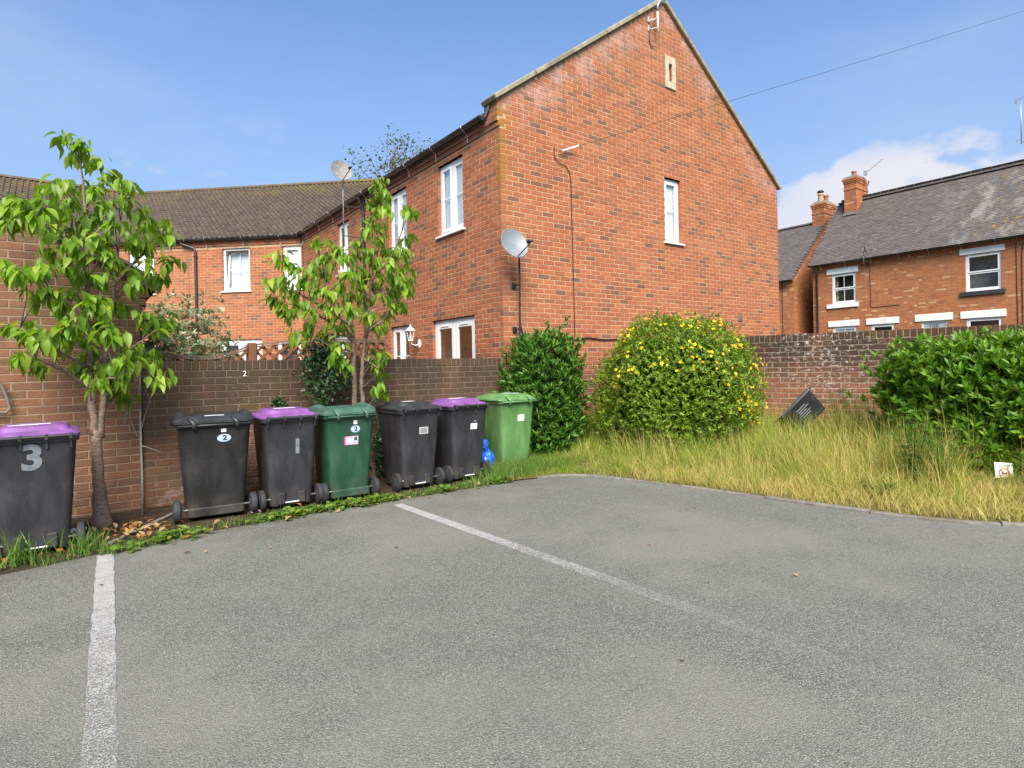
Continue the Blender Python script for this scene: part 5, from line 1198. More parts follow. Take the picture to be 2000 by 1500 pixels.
# ------------------------------------------------------------------ long dry grass of the verge
GR = [(0,(.54,.40,.13)),(.22,(.66,.52,.20)),(.40,(.54,.47,.11)),(.55,(.33,.40,.05)),(.78,(.22,.33,.034)),(1,(.12,.22,.022))]
def grass_mat(name, stops):
    return leaf_mat(name, stops, False, .30, .55, .25, 1.3)
M['grass'] = grass_mat('dry_grass', GR)
def blades(name, P, H, lean, az, W_, mat, parent=None, rnd=None, nseg=4, curl=1.0, kind='stuff'):
    """ribbon blades: root P, height H, lean (rad) growing along the blade, azimuth az"""
    N = len(P); V = np.zeros((N, (nseg+1)*2, 3)); x = np.zeros(N); z = np.zeros(N); pr = np.zeros(N)
    sx, sy = -np.sin(az), np.cos(az); tw = rng.uniform(0, 2*np.pi, N); qx, qy = np.cos(tw), np.sin(tw)
    for i in range(nseg+1):
        t = i/nseg; w_ = W_*(1-t**2.2)*.5 + .0002
        V[:,2*i,0] = P[:,0] + np.cos(az)*x - qx*w_; V[:,2*i,1] = P[:,1] + np.sin(az)*x - qy*w_; V[:,2*i,2] = P[:,2] + z
        V[:,2*i+1,0] = P[:,0] + np.cos(az)*x + qx*w_; V[:,2*i+1,1] = P[:,1] + np.sin(az)*x + qy*w_; V[:,2*i+1,2] = P[:,2] + z
        a = lean*(.35 + curl*t*1.3); x = x + np.sin(a)*H/nseg; z = z + np.cos(a)*H/nseg
    V[:,:,2] = np.maximum(V[:,:,2], .004)
    return np_mesh(name, V, [(2*i, 2*i+1, 2*i+3, 2*i+2) for i in range(nseg)], mat, parent, rnd, kind, False)
KA, WA = np.array([tuple(p) for p in KC]), np.array([tuple(p) for p in WC])
def verge_pts(n, lo=0.0, hi=1.0, i0=2, i1=None, rg=rng):
    i1 = i1 or len(KA)-1; u = rg.uniform(i0, i1-.001, n); i = u.astype(int); fr = (u-i)[:,None]; f = lo + (hi-lo)*rg.random(n)
    k = KA[i]*(1-fr) + KA[i+1]*fr; w_ = WA[i]*(1-fr) + WA[i+1]*fr; d = w_-k; L = np.linalg.norm(d, axis=1); off = .05/L
    f = off + f*(1-off); p = k + d*f[:,None]; z = np.array([zv(a, b) for a, b in zip(u, f)]); return np.column_stack([p, z]), f, u
def vnoise(P, fr, seed):
    rg = np.random.default_rng(seed); o = np.zeros(len(P))
    for k in range(5): w_ = rg.normal(0, fr*(1+.6*k), 2); o += np.sin(P[:,:2]@w_ + rg.uniform(0,6.3))/(1+.4*k)
    return o/2.4
gr = thing('long_grass', (6.5,3.5,0), 'long dry yellowing grass filling the verge between kerb and wall', 'grass'); gr['kind'] = 'stuff'
P, f, u = verge_pts(42000); n1, n2_ = vnoise(P, 1.6, 1), vnoise(P, 3.5, 2)
edge = np.clip(f/.35, 0, 1); hgt = (.07 + .32*edge**.8)*(1+.42*n1)*rng.uniform(.35,1.3,len(P)); rise = np.clip((u-10)/12,0,1)
lean = rng.normal(.60,.50,len(P)) + .9*np.clip(n2_,0,1) + .45*(1-edge); az = np.where(rng.random(len(P)) < .55, 2.6 + 1.2*n1 + rng.normal(0,.7,len(P)), rng.uniform(0,6.28,len(P)))
gness = .60 + .28*n2_ + .45*(1-rise) - .12*(1-edge) + .10*(f > .75); rn = np.where(rng.random(len(P)) < gness, rng.uniform(.5,1,len(P)), rng.uniform(0,.45,len(P)))
SGP = np.array((7.42,1.83)); tcm = -SGP/np.linalg.norm(SGP)
def trampled(P, H):   # flattened by the sign and along the kerb
    d = P[:,:2]-SGP; al = d@tcm; la = np.abs(d@np.array((-tcm[1],tcm[0]))); return np.where((al > -.05) & (al < 1.6) & (la < .24), np.minimum(H, .10), H)
cc, cf, cu_i = verge_pts(420, .03, 1.0); near = rng.integers(0, len(cc), len(P)); pick = rng.random(len(P)) < .55      # half of it grows in tussocks
off2 = rng.normal(0,.075,(len(P),2)); P[pick,:2] = cc[near[pick],:2] + off2[pick]; P[pick,2] = cc[near[pick],2]; f[pick] = cf[near[pick]]; u[pick] = cu_i[near[pick]]
tus = rng.uniform(.6,1.25,len(cc)); hgt[pick] = ((.10 + .32*np.clip(f/.35,0,1)**.8)*rng.uniform(.5,1.15,len(P)))[pick]*tus[near[pick]]
az[pick] = (np.arctan2(off2[:,1], off2[:,0]) + rng.normal(0,.5,len(P)))[pick]; lean[pick] = (.22 + 6.0*np.linalg.norm(off2,axis=1) + rng.normal(0,.30,len(P)))[pick]
tone = rng.random(len(cc)); rn[pick] = np.clip(tone[near]*.9 + rng.normal(0,.10,len(P)), 0, 1)[pick]
inside = np.min(np.linalg.norm(P[:,None,:2]-KA[None],axis=2),axis=1) > .07; ok = inside | (f > .12)
P, hgt, lean, az, rn = P[ok], hgt[ok], lean[ok], az[ok], rn[ok]
rise = np.clip((u[ok]-10)/12,0,1); hgt = hgt*(.32 + .82*rise*rise*(3-2*rise)); rn = np.where((rng.random(len(P)) < .8*(1-rise)) & (rn < .5), .5+rn, rn)
hgt = trampled(P, hgt)
blades('grass_blades', P, hgt, lean, az, rng.uniform(.0025,.0055,len(P)), M['grass'], gr, rn)
P3, f3, u3 = verge_pts(7000, .1, 1.0); k3 = vnoise(P3, 2.2, 9) > .28; P3 = P3[k3]; n3_ = len(P3)                 # patches of fresh broad-bladed green
blades('green_patches', P3, trampled(P3, rng.uniform(.10,.34,n3_)), np.abs(rng.normal(.5,.35,n3_)), rng.uniform(0,6.28,n3_), rng.uniform(.004,.008,n3_), M['grass'], gr, rng.uniform(.6,.95,n3_))
# seed stalks
P, f, u = verge_pts(2600, .12, 1.0, 17); n1 = vnoise(P, 1.6, 1); hgt = (.36 + .22*rng.random(len(P)))*(1+.2*n1); hgt = trampled(P, hgt); ln = np.abs(rng.normal(.40,.34,len(P))); az = 2.6 + rng.normal(0,1.4,len(P))
blades('seed_stalks', P, hgt, ln, az, rng.uniform(.0022,.0038,len(P)), M['grass'], gr, rng.uniform(.05,.30,len(P)), 5)
# matted straw at the kerb
P, f, u = verge_pts(9000, 0, .30, 16); P[:,2] += .01; blades('straw', P, rng.uniform(.08,.24,len(P)), rng.normal(1.15,.22,len(P)), rng.uniform(0,6.28,len(P)), rng.uniform(.002,.004,len(P)), M['grass'], gr, rng.uniform(0,.40,len(P)), 3, .5)
# weeds and nettles standing in the grass
WD = [(0,(.055,.12,.02)),(.5,(.085,.175,.028)),(1,(.13,.22,.04))]; M['weed'] = leaf_mat('weed_leaf', WD, False, .3, .5, .3)
random.seed(14)
def weed(label, root, h, n, size, group='tall weeds in the verge', name='tall_weed', spread=.16):
    t = thing(name, root, label, 'weed', group); m = MB(); P, D, Nn, S_ = [], [], [], []
    for s_ in range(n):
        tip = Vector(root) + Vector((random.gauss(0,spread), random.gauss(0,spread), h*random.uniform(.65,1))); q = limb(m, root, tip, .004, .0018, .06, 8, 5)
        for k, p in enumerate(q[1:]):
            for e in range(5):
                an = k*1.57 + e*1.257 + random.uniform(-.4,.4); P.append(p); D.append((math.cos(an), math.sin(an), random.uniform(-.1,.7))); Nn.append((0,0,1)); S_.append(size*random.uniform(.6,1.1)*(1-.35*k/8))
    m.build('stems', M['weed'], t); leaves(t, P, D, Nn, S_, leaf_shape(1,.34,2,.15,.2,stalk=.05), M['weed'], M['weed'], 0, mass='leaves')
for (x, y, Y_, h, lb) in ((1655,800,3.7,.95,'feathery green weed against the right wall, beside the laurel'), (1685,840,3.2,.85,'upright weed at the left foot of the right laurel'), (1790,860,2.3,.72,'green weed in front of the right laurel, middle'), (1835,900,2.16,.62,'bushy weed low in front of the right laurel'), (1720,960,2.1,.20,'small dark weed in the straw near the kerb')):
    p = at(x, y, Y_) if Y_ > 2.15 else atg(x, y+12, .04); weed(lb, (p.x, p.y, .12 if Y_ > 2.15 else .02), h, 11 if Y_ > 2.15 else 6, .085)
p = at(1205,870,6.0); weed('slender low weed at the left foot of the yellow-flowered bush', (p.x,p.y,.02), .55, 9, .035)
# ------------------------------------------------------------------ weeds along the edge of the bed
CW = [(0,(.075,.16,.020)),(.4,(.12,.22,.028)),(.75,(.17,.27,.035)),(.93,(.25,.27,.05)),(1,(.36,.16,.03))]; M['creeper'] = leaf_mat('creeping_weed_leaf', CW, False, .25, .45, .35)
be = [Vector(p) for p in bed_edge[1:]]; cumb = [0]
for i in range(len(be)-1): cumb.append(cumb[-1] + (be[i+1]-be[i]).length)
def bpt(s):
    i = 0
    while i < len(cumb)-2 and cumb[i+1] < s: i += 1
    return be[i].lerp(be[i+1], (s-cumb[i])/(cumb[i+1]-cumb[i]))
gc = thing('edge_weeds', (2,5.6,0), 'strip of low creeping weeds along the tarmac edge below the bins', 'weeds'); gc['kind'] = 'stuff'; P, D, Nn, S_ = [], [], [], []; random.seed(15)
for k in range(900):
    s_ = random.uniform(.62, cumb[-1]); b = bpt(s_); dn_ = .05 + .95*max(0, math.sin(s_*5.1)*math.sin(s_*2.3+1)+.25)
    if random.random() > dn_: continue
    c = Vector((b.x + random.gauss(0,.03), b.y + random.gauss(.035,.055), 0))
    for e in range(random.randint(3,6)):
        an = random.uniform(0,6.28); el = random.uniform(.1,1.0); P.append(c + Vector((random.gauss(0,.02),random.gauss(0,.02),random.uniform(.004,.045)))); D.append((math.cos(an)*math.cos(el), math.sin(an)*math.cos(el), math.sin(el)*.7)); Nn.append((-math.cos(an)*.3,-math.sin(an)*.3,1)); S_.append(random.uniform(.020,.075))
leaves(gc, P, D, Nn, S_, leaf_shape(1,.85,3,.12,.15,stalk=.25), M['creeper'], M['creeper'], 0, mass='creeping_leaves')
GG = [(0,(.085,.18,.025)),(.5,(.13,.24,.035)),(.85,(.19,.28,.05)),(1,(.36,.30,.11))]; M['ggrass'] = leaf_mat('green_grass', GG, False, .3, .45, .35, 1.3)
n = 1700; s_ = rng.uniform(.2, cumb[-1], n); B_ = np.array([tuple(bpt(q)) for q in s_]); P = np.column_stack([B_[:,0]+rng.normal(0,.04,n), B_[:,1]+rng.normal(.04,.06,n), np.zeros(n)])
blades('grass_blades', P, rng.uniform(.03,.11,n)*(1+.8*(s_ > 4.0)), np.abs(rng.normal(.5,.3,n)), rng.uniform(0,6.28,n), rng.uniform(.0025,.005,n), M['ggrass'], gc)
n = 5200; q = rng.random(n); P = np.column_stack([3.95+1.25*q+rng.normal(0,.05,n), 5.66+rng.random(n)*.75+rng.normal(0,.05,n), np.zeros(n)])   # rank grass round the light green bin
blades('rank_grass', P, rng.uniform(.07,.24,n), np.abs(rng.normal(.45,.3,n)), rng.uniform(0,6.28,n), rng.uniform(.003,.005,n), M['ggrass'], gc)
# tuft of broad grass at the left bin
tf = thing('grass_tuft', (-.33,5.55,0), 'tuft of broad green grass in front of the bin marked 3', 'grass'); n = 90
P = np.column_stack([rng.normal(-.36,.09,n), rng.normal(5.50,.05,n), np.zeros(n)]); blades('blades', P, rng.uniform(.10,.30,n), np.abs(rng.normal(.55,.28,n)), rng.uniform(0,6.28,n), rng.uniform(.006,.011,n), M['ggrass'], tf, rng.uniform(0,.8,n), 5, kind=None)
tf2 = thing('grass_tuft', (.0,5.58,0), 'tuft of fine green grass at the right foot of the bin marked 3', 'grass'); n = 170
P = np.column_stack([rng.normal(.03,.07,n), rng.normal(5.58,.05,n), np.zeros(n)]); blades('blades', P, rng.uniform(.06,.22,n), np.abs(rng.normal(.5,.28,n)), rng.uniform(0,6.28,n), rng.uniform(.003,.007,n), M['ggrass'], tf2, rng.uniform(0,.9,n), 4, kind=None)
# fallen leaves under the cherry, stray ones on the tarmac
FL_ = [(0,(.45,.31,.15)),(.5,(.38,.25,.11)),(.8,(.28,.15,.06)),(1,(.50,.13,.03))]; M['dead'] = leaf_mat('dead_leaf', FL_, False, .15, .7, .2)
lt = thing('leaf_litter', (.4,6.0,0), 'curled dry leaves scattered on the soil under the left cherry', 'leaf litter'); lt['kind'] = 'stuff'; P, D, Nn, S_ = [], [], [], []; random.seed(16)
for k in range(150):
    x, y = (random.gauss(.38,.22), random.gauss(5.92,.22)) if k < 105 else (random.uniform(-.5,4.2), random.gauss(5.58,.07))
    an = random.uniform(0,6.28); P.append((x, y, random.uniform(.004,.02))); D.append((math.cos(an), math.sin(an), random.uniform(-.05,.35))); Nn.append((random.gauss(0,.4),random.gauss(0,.4),1)); S_.append(random.uniform(.035,.085))
for (x, y) in ((.12,4.6),(.62,5.0),(.75,4.9),(1.15,4.7),(2.9,5.45),(1.9,4.1),(3.4,2.9),(3.1,2.2),(2.2,1.7),(4.6,3.4),(3.6,1.9)):
    an = random.uniform(0,6.28); P.append((x, y, .006)); D.append((math.cos(an), math.sin(an), .05)); Nn.append((0,0,1)); S_.append(random.uniform(.03,.055))
leaves(lt, P, D, Nn, S_, leaf_shape(1,.5,3,.5,-.3,stalk=.1), M['dead'], M['dead'], 0, mass='fallen_leaves')
# old concrete edging round the tree pit, scraps of paper
ed = thing('edging_board', (.35,5.75,0), 'weathered concrete edging running diagonally through the bed under the cherry', 'edging'); m = MB(); a, b = atg(215,1062), atg(345,1002); d = (b-a).normalized(); q = d.cross(up)*.022
m.add([a+q, b+q, b-q, a-q, a+q+up*.012, b+q+up*.018, b-q+up*.018, a-q+up*.012], [(0,1,2,3),(7,6,5,4),(0,4,5,1),(1,5,6,2),(2,6,7,3),(3,7,4,0)]); m.build('board', M['kerb'], ed)
M['paper'] = plain('paper_scrap', (.70,.69,.70), .8, .1, 20); M['paperpink'] = plain('paper_pink', (.60,.35,.62), .8, .3, 30)
def scrap(label, p, sx, sy, mat, sd):
    random.seed(sd); n = 6; m = MB(); m.v = [(p.x + sx*(i/n-.5) + random.uniform(-.008,.008), p.y + sy*(j/n-.5) + random.uniform(-.008,.008), .006 + random.uniform(0,.03)) for i in range(n+1) for j in range(n+1)]
    m.f = [(i*(n+1)+j, (i+1)*(n+1)+j, (i+1)*(n+1)+j+1, i*(n+1)+j+1) for i in range(n) for j in range(n)]; m.r = [0]*len(m.f); o = m.build('litter', mat); tag(o, label, 'litter')
scrap('crumpled pink and white wrapper between the black bin and the bin marked 1', atg(500,1002), .09, .07, M['paperpink'], 1)
scrap('white scrap of paper at the foot of the left cherry trunk', atg(152,1040), .12, .14, M['paper'], 2)
# ------------------------------------------------------------------ blue bag
def blob(name, cen, ext, seed, mat, parent, amp=.2):
    bm = bmesh.new(); bmesh.ops.create_icosphere(bm, subdivisions=4, radius=1); rg = np.random.default_rng(seed)
    W_ = rg.normal(0,3.2,(9,3)); ph = rg.uniform(0,6.3,9)
    for v in bm.verts:
        d = np.array(v.co); r = 1 + amp*sum((1-abs(math.sin(d@W_[k]+ph[k])))*(.9**k) for k in range(9))/4 - amp*.5; v.co = Vector(cen) + Vector((d[0]*ext[0]*r, d[1]*ext[1]*r, d[2]*ext[2]*r)) - base(parent)
    for f_ in bm.faces: f_.smooth = True
    me = bpy.data.meshes.new(name); bm.to_mesh(me); bm.free(); return put(name, me, mat, parent)
M['bluebag'] = plain('blue_polythene', (.02,.13,.55), .25, .2, 8, spec=.6)
bag = thing('rubbish_bag', (4.16,6.22,0), 'shiny blue plastic bag stuffed between the purple-lidded and light green bins', 'bag')
blob('bag_body', (4.17,6.22,.18), (.10,.11,.13), 3, M['bluebag'], bag, .34); blob('bag_top', (4.13,6.22,.36), (.065,.07,.085), 4, M['bluebag'], bag, .4); blob('bag_tail', (4.17,6.14,.05), (.045,.05,.06), 5, M['bluebag'], bag, .4)
# ------------------------------------------------------------------ overturned recycling box
M['boxplastic'] = plain('recycling_box_black', (.014,.014,.015), .38, .25, 6)
pc = Vector((0,0,EYE)) + ray(1566,806)*8.05
bx = thing('recycling_box', pc, 'black plastic recycling box lying tipped up in the grass by the right wall', 'recycling box'); m = MB()
def brr(hx, hy, z): return rrect(hx, -hy, hy, .04, z)
m.add(*loft([brr(.205,.135,-.17), brr(.215,.145,-.165), brr(.265,.185,.13), brr(.267,.187,.133), brr(.290,.208,.135), brr(.292,.210,.165), brr(.272,.190,.167), brr(.262,.180,.163), brr(.212,.142,-.155)], True, True)); b_ = m.build('tub', M['boxplastic'], bx, local=True); smooth_by_angle(b_, 35)
for k in range(5):
    m = MB(); yy = -.09+.045*k; m.add([(.222,yy-.006,-.13),(.222,yy+.006,-.13),(.262,yy+.006,.11),(.262,yy-.006,.11),(.232,yy-.006,-.13),(.232,yy+.006,-.13),(.272,yy+.006,.11),(.272,yy-.006,.11)], [(4,5,6,7),(0,4,7,3),(1,2,6,5),(0,1,5,4),(3,7,6,2)]); m.build('rib', M['boxplastic'], b_, local=True)
for k, ln in enumerate((.16,.19,.13,.17,.15)):
    m = MB(); zz = .055-.028*k; yf = -.147-.04*(zz+.165)/.295-.004; m.box((-.09,yf-.001,zz),(-.09+ln,yf+.003,zz+.009)); m.build('printed_line', M['numeral'], b_, local=True)
# tilt: opening turned up to the left, long side towards the car park
zax = (cu*.60 - cr*.62 + fw*.30).normalized(); xax = (cr*.78 + cu*.62 - fw*.05); xax = (xax - zax*xax.dot(zax)).normalized(); yax = zax.cross(xax)
bx.rotation_euler = Matrix(((xax.x,yax.x,zax.x),(xax.y,yax.y,zax.y),(xax.z,yax.z,zax.z))).to_euler()
# ------------------------------------------------------------------ no-dogs sign on a stake
sp = Vector((7.42,1.83,0)); sg = thing('sign', sp, 'small white no-dog-fouling sign with red ring on a stake in the grass', 'sign'); dz = depth(sp); c = Vector((0,0,EYE)) + ray(1961,921)*dz
Ms = Matrix.Translation(c) @ Matrix(((rt.x,fw.x,0,0),(rt.y,fw.y,0,0),(0,0,1,0),(0,0,0,1))) @ Matrix.Rotation(R(5), 4, 'Y') @ Matrix.Rotation(R(-12), 4, 'X')
m = MB(); m.bbox((-.092,-.003,-.082),(.092,.003,.088),.002, M=Ms); pl = m.build('plate', M['sticker'], sg); m = MB(); m.bbox((-.012,.003,-.30),(.012,.012,-.02),.002, M=Ms); m.build('stake', M['whitepaint'], sg)
m = MB(); N_ = 28; vs_ = [Ms @ Vector((rr*math.cos(2*math.pi*k/N_)*1.1, -.0045, -.018+rr*math.sin(2*math.pi*k/N_))) for rr in (.052,.043) for k in range(N_)]; m.add(vs_, [(k, (k+1)%N_, N_+(k+1)%N_, N_+k) for k in range(N_)]); m.build('red_ring', M['redpaint'], pl)
m = MB(); dog = [(-.030,.004),(-.026,.012),(-.018,.010),(-.010,.006),(.014,.006),(.022,.016),(.030,.014),(.034,.006),(.026,.002),(.020,-.006),(.020,-.026),(.014,-.026),(.012,-.008),(-.010,-.008),(-.014,-.020),(-.022,-.020),(-.018,-.006),(-.026,.000)]
m.prism([(x, z-.018) for x, z in dog], -.0048, -.0036, M=Ms); m.build('dog_pictogram', M['ink'], pl)
m = MB(); Mr = Ms @ Matrix.Translation((0,0,-.018)) @ Matrix.Rotation(R(40), 4, 'Y'); m.box((-.045,-.0062,-.004),(.045,-.0050,.004), M=Mr); m.build('red_bar', M['redpaint'], pl)
for k in range(2):
    m = MB(); m.box((-.07+.02*k,-.0042,.060-.016*k),(.06-.01*k,-.0030,.066-.016*k), M=Ms); m.build('print', M['ink'], pl)
# ------------------------------------------------------------------ trellis behind the wall
def wood(name, col): 
    m, nt, b = nmat(name); g = G(nt); p = g.pos(); n = g.noise(g.map(p, (30,30,4)), 2, 5, .6); g.link(g.ramp(n, [(.3,tuple(x*.6 for x in col)),(.55,col),(.75,tuple(min(1,x*1.5) for x in col))]), b.inputs['Base Color']); b.inputs['Roughness'].default_value = .85; return m
M['wood'] = wood('red_brown_wood', (.23,.085,.035)); M['woodgrey'] = wood('weathered_wood', (.23,.15,.10))
YT = 7.62
def trellis(label, x0, x1, top, zb=1.05):
    t = thing('trellis_panel', ((x0+x1)/2,YT,0), label, 'trellis', 'trellis panels on the garden fence'); n = 24; xs = [x0+(x1-x0)*k/n for k in range(n+1)]
    for (dz_, th) in ((0,.022),(-.030,.016)):
        m = MB(); vs_ = []
        for x in xs: z = top(x)+dz_; vs_ += [(x,YT-.024,z-th),(x,YT+.024,z-th),(x,YT+.024,z),(x,YT-.024,z)]
        m.add(vs_, [(i*4+k, i*4+(k+1)%4, i*4+4+(k+1)%4, i*4+4+k) for i in range(n) for k in range(4)] + [(0,3,2,1),(n*4,n*4+1,n*4+2,n*4+3)]); m.build('top_rail', M['woodgrey'], t)
    m = MB(); m.box((x0,YT-.02,zb-.03),(x1,YT+.02,zb)); m.build('bottom_rail', M['wood'], t)
    for sgn in (1,-1):
        k = -12
        while k*.135 + x0 < x1 + 1:
            xa = x0 + k*.135; k += 1; pts = []
            for i in range(121):
                q = i/120*1.0; x = xa + (q if sgn > 0 else -q) ; z = zb + q
                if x0 <= x <= x1 and z < top(x)-.03: pts.append((x,z))
            if len(pts) < 4: continue
            (ax_, az_), (bx_, bz_) = pts[0], pts[-1]; w_ = .017; nx, nz = (-w_*.707, w_*.707) if sgn > 0 else (w_*.707, w_*.707); y0 = YT-.014 if sgn > 0 else YT+.002
            m = MB(); m.prism([(ax_-nx,az_-nz),(bx_-nx,bz_-nz),(bx_+nx,bz_+nz),(ax_+nx,az_+nz)], y0, y0+.012); m.build('slat', M['wood'], t)
def tp1(x): q = (x-.20)/(1.68-.20); return 1.725 - .80*q*(1-q)*1.0 if q > .5 else 1.65 - .5*q*(1-q)
def tp1(x): return 1.545 + .62*(x-1.22)**2 if x > 1.22 else 1.545 + .22*(1.22-x)**2
def tp2(x): return 1.690 + .075*math.sin(min(1,(x-1.77)/1.1)*math.pi*.6)
trellis('trellis panel with dipping curved top rail in front of the variegated shrub', .30, 1.665, tp1); trellis('trellis panel with rising top rail beside the square post', 1.775, 3.45, tp2)
m = MB(); m.bbox((1.675,YT-.045,0),(1.765,YT+.045,1.70),.006); po = m.build('fence_post', M['wood']); tag(po, 'square red-brown fence post between the two trellis panels', 'post')
# ------------------------------------------------------------------ wall lantern
ln = thing('wall_lantern', (5.06,9.66,1.80), 'white lantern on a bracket beside the french doors of the end house', 'lamp'); m = MB()
m.lathe([(.001,-.012),(.045,-.012),(.055,-.004),(.055,.010),(.04,.016)], (5.055,9.66,1.80), 'x', 18); o = m.build('back_plate', M['white'], ln); 
for v in o.data.vertices: v.co.z *= 1.5
m = MB(); m.tube([(5.05,9.66,1.79),(4.98,9.66,1.77),(4.91,9.66,1.79),(4.88,9.66,1.85)], .011, 8); m.build('arm', M['white'], ln, smooth=True); cx, cy = 4.88, 9.66
m = MB(); m.lathe([(.02,1.83),(.05,1.85),(.052,1.865),(.03,1.868)], (cx,cy,0), n=6); m.build('base', M['white'], ln)
m = MB(); m.lathe([(.042,1.868),(.070,2.03)], (cx,cy,0), n=6); m.f = m.f[:-2]; m.r = m.r[:-2]; m.build('glass', M['glass'], ln)
for k in range(6):
    a = 2*math.pi*k/6; m = MB(); m.tube([(cx+.044*math.cos(a),cy+.044*math.sin(a),1.866),(cx+.072*math.cos(a),cy+.072*math.sin(a),2.03)], .006, 5); m.build('glazing_bar', M['white'], ln)
m = MB(); m.lathe([(.088,2.028),(.092,2.036),(.045,2.085),(.020,2.10),(.022,2.112),(.008,2.12),(.010,2.14),(.001,2.16)], (cx,cy,0), n=12); m.build('cap', M['white'], ln)
m = MB(); m.lathe([(.02,1.87),(.026,1.92),(.018,1.97),(.001,1.98)], (cx,cy,0), n=8); m.build('bulb', M['sticker'], ln)
# ------------------------------------------------------------------ satellite dishes and aerials
def dish(label, cen, nrm, rad, mat, pole, wallpt, arm_dir, pole_mat, brackets=()):
    cen = Vector(cen); nrm = Vector(nrm).normalized(); t = thing('satellite_dish', Vector(pole[-1]), label, 'satellite dish'); u_ = nrm.cross(up).normalized(); v_ = u_.cross(nrm)
    m = MB(); n = 36; rings = 7; vs_ = []
    for sd_ in (0, .006):
        for i in range(1, rings+1):
            rr = rad*i/rings
            for k in range(n): a = 2*math.pi*k/n; vs_.append(cen + u_*math.cos(a)*rr*.94 + v_*math.sin(a)*rr*1.04 + nrm*(rr*rr/rad*.30 - sd_))
    vs_ += [cen, cen - nrm*.006]; fs = []
    for sd_ in (0, 1):
        o_ = sd_*rings*n
        for i in range(rings-1):
            for k in range(n): q = (o_+i*n+k, o_+i*n+(k+1)%n, o_+(i+1)*n+(k+1)%n, o_+(i+1)*n+k); fs.append(q if sd_ == 0 else q[::-1])
        c_ = 2*rings*n + sd_
        for k in range(n): q = (c_, o_+k, o_+(k+1)%n); fs.append(q if sd_ else q[::-1])
    e1, e2 = (rings-1)*n, rings*n+(rings-1)*n
    for k in range(n): fs.append((e1+k, e1+(k+1)%n, e2+(k+1)%n, e2+k))
    m.add(vs_, fs); r_ = m.build('reflector', mat, t); smooth_by_angle(r_, 40)
    m = MB(); n = 36; m.tube([cen + u_*math.cos(2*math.pi*k/n)*rad*.94 + v_*math.sin(2*math.pi*k/n)*rad*1.04 + nrm*(rad*.30-.003) for k in range(n+1)], .0055, 6); m.build('rim', mat, r_, smooth=True)
    lnb = cen + nrm*rad*1.15 + v_*(-rad*.42) + Vector(arm_dir); foot = cen - v_*rad*.98 + nrm*rad*.24
    m = MB(); m.tube([foot, foot.lerp(lnb,.6) - v_*.02, lnb - v_*.03], .009, 6); m.build('feed_arm', M['black'], t)
    dv = (cen + nrm*.0 - lnb).normalized(); m = MB(); m.tube([lnb - dv*.045, lnb - dv*.01, lnb, lnb + dv*.03, lnb + dv*.045], [.018,.02,.026,.030,.026], 10); m.build('receiver', M['black'], t, smooth=True)
    for s_ in (-1,1):
        m = MB(); m.tube([cen + u_*.028*s_ + nrm*.002, cen + u_*.028*s_ + nrm*.010], .006, 6); m.build('bolt', M['steel'], r_)
    m = MB(); m.tube([cen - nrm*.005 - v_*.02, cen - nrm*.06 - v_*.03, Vector(pole[0])], .016, 8); m.build('mount', M['black'], t)
    m = MB(); m.tube(pole, .0155, 8); m.build('pole', pole_mat, t, smooth=True)
    for (a, b) in brackets: m = MB(); m.tube([a, b], .010, 6); m.bbox((b[0]-.03,b[1]-.03,b[2]-.04),(b[0]+.03,b[1]+.03,b[2]+.04),.004); m.build('bracket', M['black'], t)
    return t
dish('large grey satellite dish on a black pole at the corner of the end house', at(1001,479,6.72), (-.10,-.90,.34), .225, M['dishgrey'], [(5.25,6.86,3.10),(5.25,6.86,2.6),(5.25,6.88,1.70),(5.25,6.88,1.0)], None, tuple(rt*.10 - up*.0), M['black'], [((5.25,6.88,2.55),(5.25,7.015,2.55)), ((5.25,6.88,1.9),(5.25,7.015,1.9))])
dish('weathered satellite dish on a tall steel pole above the gutter, against the sky', (4.64,12.32,5.60), (-.05,-.88,.36), .245, M['dishold'], [(4.70,12.36,5.50),(4.70,12.36,5.2),(4.70,12.36,4.02)], None, tuple(rt*.11), M['steel'], [((4.70,12.36,4.90),(5.04,12.20,4.86)), ((4.70,12.36,4.25),(5.05,12.25,4.22))])
dish('small dark satellite dish at the terrace eaves left of the numbered door', (25.72,10.60,5.78), (.30,-.90,.30), .20, M['dishold'], [(25.80,10.68,5.74),(25.80,10.68,5.25)], None, (0,0,0), M['steel'], [((25.80,10.68,5.28),(26.18,10.68,5.28))])
ae = thing('mast_aerial', (8.54,6.93,7.3), 'white stick mast with bracket and cable near the gable top', 'aerial'); m = MB(); m.tube([(8.535,6.90,7.33),(8.535,6.90,7.70)], .020, 10); m.build('white_sleeve', M['white'], ae, smooth=True)
m = MB(); m.tube([(8.535,6.90,7.70),(8.535,6.90,7.80),(8.60,6.86,7.98),(8.66,6.82,8.20),(8.66,6.82,8.7)], .016, 8); m.build('mast', M['steel'], ae, smooth=True)
for z in (7.42,7.58): m = MB(); m.tube([(8.535,6.90,z),(8.42,7.015,z-.02)], .005, 6); m.bbox((8.39,7.0,z-.06),(8.44,7.02,z+.04),.003); m.build('bracket', M['steel'], ae)
m = MB(); m.tube([(8.535,6.88,7.60),(8.47,6.98,7.5),(8.43,7.005,7.38),(8.42,7.005,7.20),(8.46,7.005,7.11),(8.55,7.005,7.12)], .009, 6); m.build('cable', M['black'], ae)
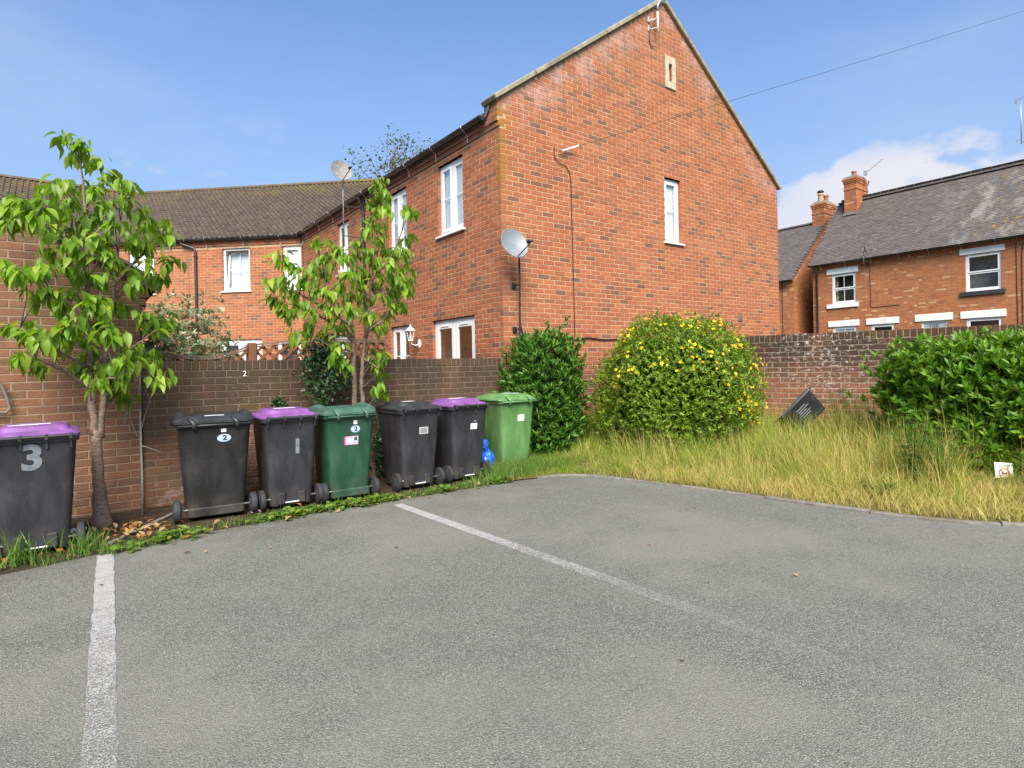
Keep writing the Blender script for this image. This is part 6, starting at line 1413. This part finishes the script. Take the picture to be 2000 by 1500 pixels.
def yagi(label, foot, h, boom, n, el, name='tv_aerial', mastx=None):
    foot = Vector(foot); t = thing(name, foot, label, 'aerial'); m = MB(); tp = foot + up*h; m.tube([foot, tp], .017, 7); m.build('mast', M['steel'], t, smooth=True); b = Vector(boom)
    m = MB(); m.tube([tp - b*.12 + up*.0, tp + b], .010, 6); bo_ = m.build('boom', M['steel'], t); q = b.cross(up).normalized()
    for k in range(n): p = tp - b*.1 + b*(k/(n-1))*1.08; ln_ = el*(1-.3*k/n); m = MB(); m.tube([p - q*ln_, p + q*ln_], .005, 5); m.build('element', M['steel'], bo_)
    m = MB(); m.add(*loft([[tuple(tp - b*.10 + q*x_ + up*z_ ) for (x_, z_) in ((-.10,-.12),(.10,-.12),(.10,.12),(-.10,.12))], [tuple(tp - b*.10 + b.normalized()*.01 + q*x_ + up*z_) for (x_, z_) in ((-.10,-.12),(.10,-.12),(.10,.12),(-.10,.12))]])); m.build('reflector', M['steel'], t)
    m = MB(); m.tube([foot + up*.15, foot + up*.15 + Vector((0,.16,0))], .012, 6); m.build('bracket', M['steel'], t); return t
p = onx = None
q = Vector((0,0,EYE)) + ray(1705,386)*(28.9/ray(1705,386).x); q2 = Vector((0,0,EYE)) + ray(1706,338)*(q.x/ray(1706,338).x)
yagi('thin television aerial beside the terrace chimney', (q.x-.1,11.72,8.72), q2.z-q.z, (-.25,-.75,.30), 6, .13)
q = ray(1995,276); q = Vector((0,0,EYE)) + q*(28.6/q.x); q2 = ray(1988,196); q2 = Vector((0,0,EYE)) + q2*(28.6/q2.x)
ya = yagi('tall television aerial at the right edge above the terrace roof', (q.x, q.y, q.z-.1), q2.z-q.z+.15, (-.1,-1.5,.42), 12, .16)
m = MB(); m.tube([(q.x,q.y,q.z),(q.x+.02,q.y-.5,q.z-.2),(28.6,4.92,q.z-.25)], .02, 7); m.build('bracket', M['steel'], ya)
# ------------------------------------------------------------------ cables
ca = Vector((6.19,6.995,4.73)); far_end = Vector((0,0,EYE)) + ray(2420,-118)*20; oc = thing('overhead_cable', ca, 'thin overhead telephone wire rising from the gable to the upper right', 'cable'); m = MB(); pts = []
for k in range(25): t_ = k/24; pts.append(ca.lerp(far_end, t_) - up*(.10*4*t_*(1-t_)))
m.tube(pts, .0040, 5); m.build('wire', M['black'], oc)
m = MB(); m.tube([ca + (pts[1]-ca)*.05, ca + (pts[1]-ca)*.32], .016, 7); m.build('insulator', M['white'], oc)
m = MB(); m.tube([(6.10,7.008,4.80),(6.09,7.005,4.66),(6.16,7.005,4.56),(6.32,7.005,4.55),(6.41,7.005,4.45),(6.44,7.008,4.30),(6.46,7.008,1.80)], .006, 6); m.build('drop_wire', M['black'], oc)
lc = thing('cable_run', (5.36,7.0,1.8), 'black cable sagging along the foot of the gable behind the laurel', 'cable'); m = MB(); m.tube([(5.36,6.995,1.95),(5.40,6.998,1.82),(5.55,7.0,1.775),(5.9,7.0,1.785),(6.3,7.0,1.79),(6.5,7.0,1.765),(6.75,7.0,1.80),(7.1,7.0,1.77),(7.6,7.0,1.79)], .011, 6); m.build('cable', M['black'], lc)
hs = thing('hose_loop', (-.5,6.9,1.0), 'grey flexible hose hanging in a loop on the garage wall at the left edge', 'hose'); m = MB(); m.tube([at(-25,730,6.92), at(2,752,6.92), at(14,778,6.92), at(20,798,6.92), at(12,806,6.92), at(-25,806,6.92)], .013, 8); m.build('hose', M['kerb'], hs, smooth=True)
